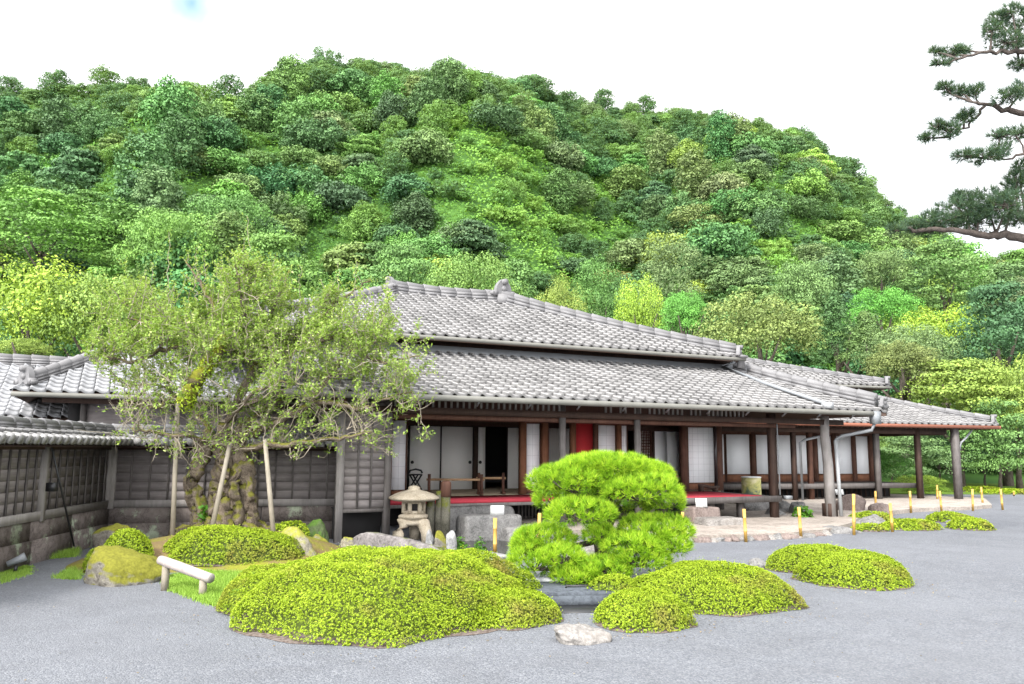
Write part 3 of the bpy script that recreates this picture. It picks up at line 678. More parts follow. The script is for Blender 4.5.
# ------------------------------------------------------------------ house on the left, behind the fence
SO, ST = np.array([-10.0, 16.0, 0.0]), R(26)
side = thing('side_house', 'small house with pale grey tiled hip roof rising behind the left fence and old tree', 'house', SO, ST)
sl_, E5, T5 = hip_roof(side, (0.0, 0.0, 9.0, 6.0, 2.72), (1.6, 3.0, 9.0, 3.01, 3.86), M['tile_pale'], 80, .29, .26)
part('gutter', M['gutter'], sl_, gut((0.0, -.08, 2.64), (8.9, -.08, 2.66), .05), smooth=True)
b = MB(); ridge_stack(b, T5[0] + (.05, 0, -.02), E5[0] + (.25, .4, .15), .32, .18, .03, seed=21); b.build('hip_ridge', M['ridge'], sl_)
b = MB(); onigawara(b, E5[0] + (.2, .32, .14), .42, R(215)); b.build('ridge_end_tile', M['ridge'], sl_)
b = MB(); ridge_stack(b, T5[0] + (0, 0, -.02), T5[1] + (0, 0, -.02), .32, .2, .03, seed=22); b.build('main_ridge', M['ridge'], sl_)
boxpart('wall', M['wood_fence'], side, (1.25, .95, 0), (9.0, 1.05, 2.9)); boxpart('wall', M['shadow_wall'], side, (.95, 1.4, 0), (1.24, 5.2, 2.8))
boxpart('post', M['wood_grey'], side, (1.2, .9, 0), (1.32, 1.02, 2.8)); boxpart('post', M['wood_pale'], side, (2.9, .55, 0), (3.02, .67, 2.6))
boxpart('beam', M['wood_red'], side, (-.9, 1.5, 2.05), (1.2, 1.6, 2.2)); boxpart('eave_beam', M['wood_dark'], side, (.5, .5, 2.52), (9, .6, 2.66))
KO = np.array([-13.6, 17.2, 0.0])
shed = thing('rear_shed', 'low tiled roof showing at the edge beyond the hip corner of the small house', 'shed', KO, ST)
b = MB(); tile_face(b, (-3, 0, 2.3), (4.6, 0, 2.3), (4.6, 3.2, 3.75), (-3, 3.2, 3.75), .28, .25, 0, 91); tile_face(b, (4.6, 6.4, 2.3), (-3, 6.4, 2.3), (-3, 3.2, 3.75), (4.6, 3.2, 3.75), .28, .25, 0, 92)
b.add([(-3, 0, 2.2), (4.6, 0, 2.2), (4.6, 3.2, 3.65), (-3, 3.2, 3.65)], [(3, 2, 1, 0)], 1); b.build('tiled_roof', [M['tile_pale'], M['soffit']], shed)
b = MB(); ridge_stack(b, (-3, 3.2, 3.72), (4.6, 3.2, 3.72), .3, .2, seed=23); b.build('roof_ridge', M['ridge'], shed)
boxpart('wall', M['wood_fence'], shed, (-3, .6, 0), (4.3, 5.8, 2.35))

# ------------------------------------------------------------------ roofed board fences
def roofed_fence(name, label, p, q, posts, battens, seed, pad=(0, 0)):
    p, q = np.asarray(p, float), np.asarray(q, float); L = float(np.hypot(*(q - p)[:2])); rz = math.atan2(q[1] - p[1], q[0] - p[0])
    t = thing(name, label, 'fence', (p[0], p[1], 0), rz)
    g = rng(seed)
    b = MB(); x = 0.0
    while x < L:
        w = min(.9 + .8 * g.random(), L - x)
        if L - x - w < .3: w = L - x
        b.box((x + .006, -.10 + .012 * g.random(), -.05), (x + w - .006, .12, .30 + .02 * g.random())); b.box((x + .004, -.075 + .012 * g.random(), .305), (x + w - .01, .10, .575)); x += w
    b.build('stone_footing', M['foundation'], t)
    boxpart('sill_rail', M['wood_pale'], t, (0, -.085, .58), (L, .06, .70))
    b = MB(); k = 0; z = .70
    while z < 1.56:
        b.box((.0, -.02 - .006 * (k % 2), z), (L, .015, min(z + .148, 1.56)), 0); z += .15; k += 1
    b.build('boards', M['wood_fence'], t)
    for x in battens: boxpart('batten', M['wood_grey'], t, (x - .015, -.05, .70), (x + .015, -.028, 1.56))
    for x in posts: boxpart('post', M['wood_pale'], t, (x - .05, -.10, .56), (x + .05, .05, 1.60))
    boxpart('top_beam', M['wood_dark'], t, (0, -.07, 1.56), (L, .07, 1.70))
    b = MB(); tile_face(b, (0, -.48, 1.66), (L, -.48, 1.66), (L, 0, 1.83), (0, 0, 1.83), .21, .22, 0, seed + 1, .04)
    tile_face(b, (L, .48, 1.66), (0, .48, 1.66), (0, 0, 1.83), (L, 0, 1.83), .21, .22, 0, seed + 2, .04)
    b.add([(0, -.47, 1.60), (L, -.47, 1.60), (L, .47, 1.60), (0, .47, 1.60), (0, 0, 1.79), (L, 0, 1.79)], [(0, 4, 5, 1), (2, 5, 4, 3)], 1)
    xs = np.arange(.1, L, .21)
    for x in xs: b.tube([(x, -.53, 1.685), (x, -.46, 1.71)], [.062, .062], 10, 0, .5 + .3 * g.random())     # round end tiles
    r = b.build('tiled_roof', [M['tile'], M['soffit']], t)
    b = MB(); ridge_stack(b, (0, 0, 1.81), (L, 0, 1.81), .22, .11, seed=seed + 3); b.build('roof_ridge', M['ridge'], r)
    return t
c0 = np.array([-6.93, 13.96]); dside = nrm(np.array([-6.6, 10.56]) - c0)
roofed_fence('board_fence', 'roofed board fence on stone footing running toward us beside the thin leaning black pole', c0 + dside * 7.2, c0, [1.4, 4.74, 7.12], np.arange(.22, 7.1, .24), 101)
roofed_fence('board_fence', 'roofed board fence on stone footing directly behind the old propped tree', c0 + nrm(np.array([-3.21, 14.85]) - c0) * .02, (-3.1, 14.86), [.06, 3.85], np.arange(.35, 3.8, .30), 111)

# ------------------------------------------------------------------ rocks
def ico(sub):
    bm = bmesh.new(); bmesh.ops.create_icosphere(bm, subdivisions=sub, radius=1.0)
    V = np.array([v.co[:] for v in bm.verts]); Fc = np.array([[v.index for v in f.verts] for f in bm.faces]); bm.free(); return V, Fc
ICO4, ICO5 = ico(4), ico(5)
def rock(name, label, c, size, seed, mat, rz=0.0, tilt=0.0, planes=20, rough=0.11, group=None, cat='rock', sub=5, soft=13.0, block=False):
    """a boulder: the rounded intersection of random planes, with a broken surface; c = centre of its base"""
    V, Fc = ICO5 if sub == 5 else ICO4
    g = rng(seed); N = nrm(g.normal(size=(planes, 3)) * (1, 1, .9)); d = 0.72 + .28 * g.random(planes)
    if block: N = np.concatenate([N, [(1, 0, 0.06), (-1, .05, 0.06), (.04, 1, .05), (0, -1, .08), (0.02, 0, 1)]]); N = nrm(N); d = np.concatenate([.92 + .2 * g.random(planes), .70 + .05 * g.random(5)])
    q = np.maximum(V @ N.T, 1e-3) / d
    r = 1.0 / (np.sum(q ** soft, 1) ** (1 / soft)); r = np.minimum(r, 1.35)
    r = r * (1 + rough * lump(V * 1.0, seed + 1, 3.2, 4) + rough * .40 * lump(V, seed + 2, 14, 3))
    P = V * r[:, None]; P = P / np.abs(P).max(0) * (np.array(size) / 2) ; P[:, 2] = (P[:, 2] + .06 * size[2]); P[:, 2] *= size[2] / P[:, 2].max()
    ct, st = math.cos(tilt), math.sin(tilt); x, z = P[:, 0] * ct - P[:, 2] * st, P[:, 0] * st + P[:, 2] * ct; P[:, 0], P[:, 2] = x, z
    cz, sz = math.cos(rz), math.sin(rz); x, y = P[:, 0] * cz - P[:, 1] * sz, P[:, 0] * sz + P[:, 1] * cz; P[:, 0], P[:, 1] = x, y
    P[:, 2] = np.maximum(P[:, 2], -.05)
    b = MB(); b.add(P, Fc); o = b.build(name, mat, smooth=True); o.location = tuple(c)
    return tag(o, label, cat, group)

rk = lambda x, y, z=0: G(x, y, z)
rock('boulder', 'big round mossy boulder at the gravel edge, left of the log rail', rk(123, 581), (1.06, .90, .43), 11, M['stone_moss'], .2)
rock('flat_rock', 'flat grey-topped rock with moss lying behind the big mossy boulder', rk(116, 560) + (0, .3, 0), (1.0, .5, .50), 12, M['stone_moss'], .1)
rock('boulder', 'yellowish angular boulder leaning behind the large azalea mound', rk(292, 563), (.86, .6, .50), 131, M['stone_lichen'], -.3, -.15)
rock('flat_rock', 'green mossy slab leaning behind the yellowish boulder', rk(304, 549) + (0, .3, 0), (.62, .4, .50), 14, M['stone_green'], -.2, -.45)
rock('small_rock', 'small dark rock wedged beside the green mossy slab', rk(319, 552), (.40, .35, .28), 15, M['stone_moss'])
rock('small_rock', 'small pale upright rock in front of the shutter box post', rk(350, 552), (.30, .28, .24), 16, M['stone_lichen'])
rock('long_rock', 'long grey striated rock sloping down from the lantern to the pond', (rk(360, 566) + rk(470, 575)) / 2 + (0.02, .22, 0.05), (2.5, .6, .34), 17, M['stone_long'], -.55, -.12, rough=.12)
rock('long_rock', 'low pale grey rock at the foot of the long striated one', rk(492, 583) + (0, 0, 0), (1.0, .4, .16), 18, M['stone_long'], -.5, -.05)
rock('boulder', 'pale cream boulder on the gravel in front of the dark slab', rk(580, 640), (.54, .46, .13), 19, M['stone_pale'], .1)
rock('stepping_stone', 'large squared stepping stone below the red-carpeted veranda', HU(2.75, -.35, .02), (1.25, .85, .42), 20, M['stone'], HT, planes=8, rough=.035, soft=18, block=True, cat='stone')
rock('stepping_stone', 'lower pale grey stone in front of the large squared one', HU(3.45, -.75, .0), (1.35, .7, .24), 21, M['stone'], HT + .1, planes=9, rough=.04, soft=16, block=True, cat='stone')
rock('veranda_stone', 'long rough grey stone lying under the veranda edge behind the lantern', HU(3.1, 1.0, .08), (1.9, .5, .42), 22, M['stone'], HT, rough=.05, block=True, cat='stone')
rock('flat_stone', 'flat pale stone at the pond edge behind the bamboo stake', rk(492, 560), (.75, .5, .10), 23, M['stone_white'], .1, cat='stone')
rock('small_rock', 'rounded pale rock at the foot of the bamboo stake by the pond', rk(496, 573), (.36, .28, .17), 24, M['stone_lichen'], cat='rock')
rock('white_stone', 'white stone standing against the dark mossy basin, left side', rk(430, 551), (.20, .22, .34), 25, M['stone_white'], cat='stone', rough=.05)
rock('white_stone', 'white stone standing against the dark mossy basin, right side', rk(452, 556), (.19, .2, .38), 26, M['stone_white'], cat='stone', rough=.05)
rock('basin_stone', 'dark mossy stone between the two white standing stones', rk(441, 552) + (0, .12, 0), (.36, .3, .32), 27, M['stone_moss'], cat='stone')
rock('white_rock', 'larger white rock seen through the round pine', rk(580, 556), (.58, .45, .26), 28, M['stone_pale'], .2)
rock('white_rock', 'lower white rock seen through the round pine, further to the right', rk(617, 564), (.42, .3, .11), 29, M['stone_pale'])
rock('dark_stone', 'dark low stone half hidden beneath the round pine', rk(585, 585), (.9, .4, .15), 30, M['stone'])
rock('stepping_stone', 'upper brown stepping block below the front deck', HU(7.85, -.10, .10), (.80, .6, .34), 31, M['stone_brown'], HT, planes=8, rough=.03, soft=18, block=True, cat='stone')
rock('stepping_stone', 'lower pale stepping block below the front deck', HU(7.95, -.62, .10), (1.10, .62, .14), 32, M['stone_pale'], HT, planes=8, rough=.03, soft=18, block=True, cat='stone')
for k, (u, v, sx, sy, sz, lab) in enumerate(((11.6, 2.3, 1.0, .6, .32, 'grey rock behind the front deck post, under the wing veranda'), (12.1, 1.7, .8, .6, .28, 'grey rock right of the one behind the deck post'),
        (11.0, 1.0, .6, .45, .2, 'low grey rock right of the front deck post'), (12.3, 2.5, .9, .6, .36, 'grey rock behind the downpipe at the roof corner'), (11.9, 1.1, .8, .5, .3, 'flat grey rock beside the foot of the roof corner post'))):
    rock('rock', lab, HU(u, v, .08), (sx, sy, sz), 40 + k, M['stone'], HT + k, sub=4)
rock('boulder', 'large pinkish-brown boulder below the wing veranda beside the tiny sign', rk(856, 515) + (0, .5, 0), (1.15, .8, .52), 51, M['stone_brown'], .2)
rock('rock', 'low pink-brown rock right of the large boulder below the wing', rk(886, 516) + (0, .3, 0), (.62, .4, .32), 52, M['stone_brown'])
rock('flat_rock', 'flat pale rock on the terrace edge by the downpipe foot', rk(842, 533), (.8, .4, .14), 53, M['stone'])
rock('rock', 'grey rock between the small clipped azaleas near the wing', rk(871, 526), (.8, .4, .26), 54, M['stone'])
rock('rock', 'pale low rock between the two farthest clipped azaleas', rk(956, 526), (.6, .3, .14), 55, M['stone'])
rock('dark_stone', 'dark low stone lying behind the clipped azalea mounds on the gravel', rk(757, 568), (.34, .25, .14), 56, M['stone'])
g = rng(60)
kerb = [G(690, 543), G(719, 541.5), G(748, 541), G(775, 539.5), G(800, 538), G(826, 535)]
for k in range(20):
    t = k / 19 * (len(kerb) - 1); i = min(int(t), len(kerb) - 2); p = kerb[i] + (kerb[i + 1] - kerb[i]) * (t - i)
    rock('edging_stone', 'small rough stone set in the edge of the pale terrace', p + (g.normal() * .02, .05 + g.normal() * .02, -.02), (.20 + .26 * g.random(), .18 + .1 * g.random(), .09 + .05 * g.random()), 61 + k, M[('stone', 'stone_brown', 'stone_brown', 'stone_pale')[k % 4]], g.random() * 3, sub=4, group='edging stones of the terrace', cat='stone')
for k, (x, y, s_) in enumerate(((20, 562, .22), (2, 568, .16))):
    rock('small_rock', ('small dark stone at the foot of the left fence', 'tiny pale stone at the foot of the left fence')[k], rk(x, y), (s_, s_, s_ * .7), 95 + k, M['stone'], sub=4)

# ------------------------------------------------------------------ stone lantern
L0 = G(413, 541)
lan = thing('stone_lantern', 'low cream stone lantern with wide round cap and open window box', 'lantern', (L0[0], L0[1], 0))
s_ = 1.0
b = MB(); b.lathe([(.36, .70), (.45, .735), (.44, .765), (.34, .82), (.22, .862), (.12, .885), (.10, .90), (.11, .93), (.06, .96), (.015, .965)], n=32); b.build('cap', M['lantern'], lan, smooth=True)
b = MB(); b.lathe([(.27, .395), (.29, .42), (.285, .45), (.22, .475), (.20, .48)], sq=6); b.lathe([(.16, .35), (.26, .39)], sq=6); b.build('platform', M['lantern'], lan)
b = MB(); an = np.arange(6) * math.pi / 3 + .25
for a in an: b.box((math.cos(a) * .175 - .035, math.sin(a) * .175 - .035, .485), (math.cos(a) * .175 + .035, math.sin(a) * .175 + .035, .70))
b.lathe([(.205, .475), (.205, .525), (.14, .53)], sq=6); b.lathe([(.14, .65), (.205, .655), (.205, .705)], sq=6); b.lathe([(.10, .52), (.10, .66)], sq=6, m=1); b.build('light_box', [M['lantern'], M['shadow_wall']], lan)
b = MB()
for a in np.arange(3) * 2 * math.pi / 3 - .5:
    d = np.array([math.cos(a), math.sin(a), 0])
    b.tube([d * .10 + (0, 0, .36), d * .22 + (0, 0, .31), d * .28 + (0, 0, .16), d * .30 + (0, 0, -.02)], [.10, .115, .10, .10], 10)
b.lathe([(.20, .28), (.24, .33), (.19, .375)], n=18); b.build('legs', M['lantern'], lan, smooth=True)

# timber posts and trough beside the lantern
for k, (x, r_, zt, lab) in enumerate(((427, .085, .80, 'dark mossy timber post nearest the stone lantern'), (436, .075, .86, 'grey timber post in the middle of the three beside the lantern'))):
    p = G(x, 543) + (0, .45, 0)
    o = part('timber_post', M['stone_post'], None, lambda b: b.tube([(0, 0, 0), (0, 0, zt * .5), (0.01, 0, zt)], [r_, r_ * .97, r_ * .95], 12, rough=.06, g=rng(k)), smooth=False)
    o.location = tuple(p); tag(o, lab, 'post', 'timber posts by the lantern')
p = G(443, 543) + (0, .42, 0)
t = thing('timber_post', 'mossy timber post with squared brown top beside the lantern', 'post', tuple(p), group='timber posts by the lantern')
part('shaft', M['stone_post'], t, lambda b: b.tube([(0, 0, 0), (0, 0, .76)], [.09, .085], 12, rough=.06, g=rng(9)))
part('top_block', M['wood_red'], t, lambda b: b.tube([(0, 0, .762), (0, 0, 1.0), (0, 0, 1.03), (0, 0, 1.045)], [.095, .095, .085, .05], 14))

# white notice boards
def notice(label, x, y, z, w, h, tilt=.25, stand=None):
    p = G(x, y, z); t = thing('notice_board', label, 'sign', tuple(p))
    b = MB(); b.add([(-w/2, 0, 0), (w/2, 0, 0), (w/2, math.sin(tilt) * h, math.cos(tilt) * h), (-w/2, math.sin(tilt) * h, math.cos(tilt) * h), (-w/2, .012, 0), (w/2, .012, 0), (w/2, math.sin(tilt) * h + .012, math.cos(tilt) * h), (-w/2, math.sin(tilt) * h + .012, math.cos(tilt) * h)],
                     [(0,1,2,3),(7,6,5,4),(1,0,4,5),(2,1,5,6),(3,2,6,7),(0,3,7,4)]); b.build('board', M['sign'], t)
    if stand: part('stand', M['bamboo'], t, lambda b: b.tube([(0, .012, -stand), (0, .012, .01)], .02, 8))
    else: part('stand', M['wood_pale'], t, lambda b: b.box((-w * .3, .05, 0), (w * .3, .10, h * .55)))
    return t
q = HU(2.95, -.30, .70); notice('small white notice board leaning on the squared stepping stone', 490, 513, 0, .25, .17); bpy.data.objects['notice_board'].location = tuple(HU(2.85, -.55, .43))
t = notice('small white notice board leaning on the brown stepping block under the deck', 700, 508, 0, .24, .19); t.location = tuple(HU(7.72, -.32, .43))
t = notice('tiny cream notice board on a bamboo stick below the wing', 841, 494, 0, .22, .16, .5, .48); t.location = tuple(G(841, 512) + (0, 0, .46))

# ------------------------------------------------------------------ bamboo stakes of the keep-off line
STAKES = [(495, 518, 557, 'by the pond, before the grey stepping stones'), (538, 513, 551, 'half hidden behind the round pine on its left'), (683.5, 512, 541, 'just right of the round pine'), (746, 509, 542, 'before the stepping blocks of the deck'),
          (801, 507, 538, 'on the terrace edge left of the corner downpipe'), (854, 494, 535, 'tallest, just right of the corner downpipe'), (876, 491, 512, 'before the pinkish boulder, under the wing'), (892.5, 503, 532, 'between the small clipped azaleas'),
          (911, 491, 513, 'right of the pinkish boulder on the terrace edge'), (937.6, 485, 502, 'just left of the wing corner post, the farther of two'), (941.7, 491, 512, 'just left of the wing corner post, the nearer of two'), (961.6, 489, 496, 'short one far behind the wing corner post'),
          (973, 489, 511, 'nearest stake right of the wing corner post'), (983, 487, 506, 'back row, right of the wing corner post'), (1002.7, 489, 510, 'front row, farthest right and nearest of them'), (1014, 491, 496, 'short one far off by the low hedges')]
st0 = None
for x, y0, y1, lab in STAKES:
    p = G(x, y1); z = W(x, y0, p[1])[2]
    if st0 is None:
        st0 = thing('bamboo_stake', 'x', 'stake', (0, 0, 0), group='bamboo stakes along the terrace')
        part('cane', M['bamboo'], st0, lambda b: b.tube([(0, 0, 0), (0, 0, .32), (0, 0, .33), (0, 0, .34), (0, 0, .72), (0, 0, .73), (0, 0, .74), (0, 0, 1.0)], [.030, .030, .034, .030, .029, .033, .029, .029], 10), smooth=False)
        part('node_top', M['wood_pale'], st0, lambda b: b.tube([(0, 0, 1.0), (0, 0, 1.002)], .024, 10)); t = st0
    else: t = dup(st0)
    t.location = (p[0], p[1], 0); t.scale = (1, 1, z); t.rotation_euler = (.03 * math.sin(x * 3.7), .035 * math.sin(x * 1.9), x); t['label'] = 'yellow bamboo stake ' + lab

# ------------------------------------------------------------------ log rail on the grass
a, c = W(160.5, 560, 9.4), W(211, 578.5, 8.95)
t = thing('log_rail', 'low rail made of one peeled pale log resting on two short posts', 'rail', tuple(G(185, 593)))
o = np.array(t.location)
part('log', M['wood_log'], t, lambda b: b.tube(np.linspace(a, c, 7) - o, np.array([.052, .055, .056, .054, .055, .054, .053]), 14, rough=.03, g=rng(2)), smooth=False)
e = nrm(c - a); part('cut_end', M['wood_pale'], t, lambda b: b.tube([c - o + e * .001, c - o + e * .006], [.045, .043], 14))
for x, f_ in ((168, .12), (203, .86)):
    q = a + (c - a) * f_ - o; part('leg', M['stake_wood'], t, lambda b: b.tube([(q[0], q[1], -o[2] - .02), (q[0], q[1], q[2] - .045)], .042, 10, rough=.04, g=rng(3)))

# slab bridge with its dark channel
p = (G(549, 603) + G(613, 603)) / 2
t = thing('slab_bridge', 'dark blue-grey stone slab over a small channel between the azalea mounds', 'slab', (p[0], p[1], 0), .12)
boxpart('top_slab', M['slate'], t, (-.46, -.08, .05), (.44, .66, .12)); boxpart('front_slab', M['slate'], t, (-.44, -.16, -.02), (.42, -.12, .10))
boxpart('back_edge', M['metal'], t, (-.5, .67, .04), (.42, .70, .16)); boxpart('channel', M['black'], t, (-.46, -.52, -.01), (.44, -.17, .012))
part('handle', M['black'], t, lambda b: b.tube([(-.12, .22, .122), (-.12, .22, .14), (.12, .25, .14), (.12, .25, .122)], .012, 6)); boxpart('channel_side', M['slate'], t, (-.50, -.5, -.01), (-.465, -.10, .12))
boxpart('channel_side', M['slate'], t, (.445, -.5, -.01), (.48, -.10, .12))

# ------------------------------------------------------------------ things on and about the veranda
def rail_stand(label, p, q, z):
    t = thing('wooden_barrier', label, 'barrier', tuple(p)); o = np.array(p)
    part('rail', M['wood_light'], t, lambda b: b.beam(np.array(p) + (0, 0, z) - o, np.array(q) + (0, 0, z) - o, .04, .05))
    for s in (p, q):
        r = np.array(s) - o; d = nrm(np.array(q) - np.array(p)); m = r + d * (.06 if s is p else -.06)
        f = part('foot_post', M['wood_red'], t, lambda b: b.box((m[0] - .03, m[1] - .03, 0), (m[0] + .03, m[1] + .03, z + .12)))
        part('foot', M['wood_red'], f, lambda b: b.beam(m + np.array([d[1], -d[0], 0]) * .17 + (0, 0, .03), m + np.array([-d[1], d[0], 0]) * .17 + (0, 0, .03), .07, .06))
    return t
rail_stand('long low wooden barrier across the open matted room, left', HU(2.75, 2.95, FL), HU(3.95, 2.5, FL), .34)
rail_stand('short low wooden barrier in front of the dark inner doorway', HU(3.95, 2.95, FL), HU(4.6, 2.75, FL), .36)
rail_stand('low wooden barrier before the white inner doors, right of the pine', HU(8.05, 2.45, FL), HU(9.25, 2.45, FL), .38)
p = HU(2.72, 3.6, FL); t = thing('folding_stand', 'black lacquered cross-legged stand in the open room before the sliding doors', 'stand', tuple(p), HT)
b = MB()
for y in (-.12, .12): b.beam((-.17, y, 0), (.10, y, .42), .025, .03); b.beam((.17, y, 0), (-.10, y, .42), .025, .03)
b.build('crossed_legs', M['black'], t); part('top_rail', M['black'], t, lambda b: b.tube([(-.16, 0, .46), (-.13, 0, .52), (0, 0, .55), (.13, 0, .52), (.16, 0, .46)], .022, 8))
boxpart('shelf', M['black'], t, (-.12, -.13, .415), (.12, .13, .44))
def carpet(lab, u0, v0, u1, v1):
    b = MB(); b.box((0, 0, 0), (u1 - u0, v1 - v0, .012)); b.box((0, -.012, -.055), (u1 - u0, -.001, .012)); o = b.build('red_carpet', M['red_carpet']); p = HU(u0, v0, FL - .009); o.location = tuple(p); o.rotation_euler = (0, 0, HT); tag(o, lab, 'carpet', 'red felt carpets on the verandas')
carpet('red felt carpet running along the open veranda behind the lantern', 1.05, 1.043, 5.95, 2.35); carpet('red felt carpet on the protruding front deck right of the pine', 6.1, .24, 9.9, 2.3)
# painted drum-shaped jar behind the deck
n = NT('painted_jar'); f = n.noise(2.4, 4, .6, n.coord((1, 1, 1.2)), .6); gz = n.new('SeparateXYZ'); n.l.new(n.coord(), gz.inputs[0])
c = n.ramp(f, [(.40, (.10, .15, .10)), (.50, (.42, .40, .12)), (.62, (.62, .56, .33))]); c = n.mix(n.ramp(gz.outputs['Z'], [(.28, 1.0), (.36, 0.0)]), c, (.60, .50, .08)); M['jar'] = n.done(c, .5, .4)
p = G(752, 507.5); t = thing('painted_jar', 'tall yellow-green painted drum-shaped jar standing behind the front deck', 'jar', (p[0], p[1], 0))
b = MB(); b.lathe([(.25, 0), (.27, .03), (.275, .40), (.275, .80), (.265, .86), (.24, .865)], n=32); b.build('body', M['jar'], t, smooth=False)
b = MB(); b.lathe([(.268, .845), (.285, .85), (.285, .88), (.25, .885)], n=32); b.build('rim', M['sign'], t)
p = HU(9.95, 2.15, FL); t = thing('low_stool', 'low dark curved bench at the back of the front deck beside the jar', 'bench', tuple(p), HT)
part('seat', M['wood_dark'], t, lambda b: b.tube([(-.3, 0, .16), (-.1, 0, .14), (.1, 0, .10), (.35, 0, .12)], [.03, .045, .04, .03], 8)); part('leg', M['wood_dark'], t, lambda b: b.box((-.25, -.08, 0), (-.2, .08, .15))); part('leg', M['wood_dark'], t, lambda b: b.box((.2, -.08, 0), (.25, .08, .10)))

# thin leaning pole with lamp, and a floor spotlight, by the left fence
a, c = W(52, 448, 11.2), W(74, 546, 12.0)
t = thing('leaning_pole', 'thin black pole leaning against the left fence', 'pole', tuple(c))
part('pole', M['black'], t, lambda b: b.tube([(0, 0, 0), tuple(a - c)], .014, 8)); q = W(52, 487, 11.3) - c
part('junction_box', M['black'], t, lambda b: b.box((q[0] - .06, q[1] - .05, q[2] - .06), (q[0] + .06, q[1] + .05, q[2] + .06)))
p = np.array([-6.38, 10.62, 0.0]); t = thing('spotlight', 'small dark garden spotlight on the ground at the foot of the left fence', 'lamp', tuple(p), .5)
b = MB(); b.tube([(-.10, 0, .10), (.02, 0, .15), (.10, 0, .19)], [.035, .048, .055], 12); b.build('housing', M['metal'], t); part('bracket', M['black'], t, lambda b: b.box((-.02, -.07, 0), (.02, .07, .08)))

# ------------------------------------------------------------------ foliage helpers
def leaf_quads(b, P, Nn, size, g, m=0, tint=None, aspect=.55, jit=.7, fold=.12):
    """one pointed leaf per point of P, facing roughly along Nn"""
    k = len(P); Nn = nrm(Nn + g.normal(size=(k, 3)) * jit); r = nrm(g.normal(size=(k, 3)))
    X = nrm(np.cross(Nn, r)); Y = np.cross(Nn, X)
    s = size * (0.65 + .7 * g.random(k))[:, None] if np.isscalar(size) else size[:, None]
    a = P - X * s * .5; c = P + X * s * .5; l = P + Y * s * .5 * aspect + Nn * s * fold; d = P - Y * s * .5 * aspect + Nn * s * fold
    V = np.stack([a, d, c, l], 1).reshape(-1, 3); i = np.arange(k)[:, None] * 4 + np.arange(4)[None, :]
    b.add(V, i, m, np.clip(.5 + .2 * g.normal(size=k), 0, 1) if tint is None else np.clip(tint, 0, 1))

def sphere_pts(g, k): return nrm(g.normal(size=(k, 3)))

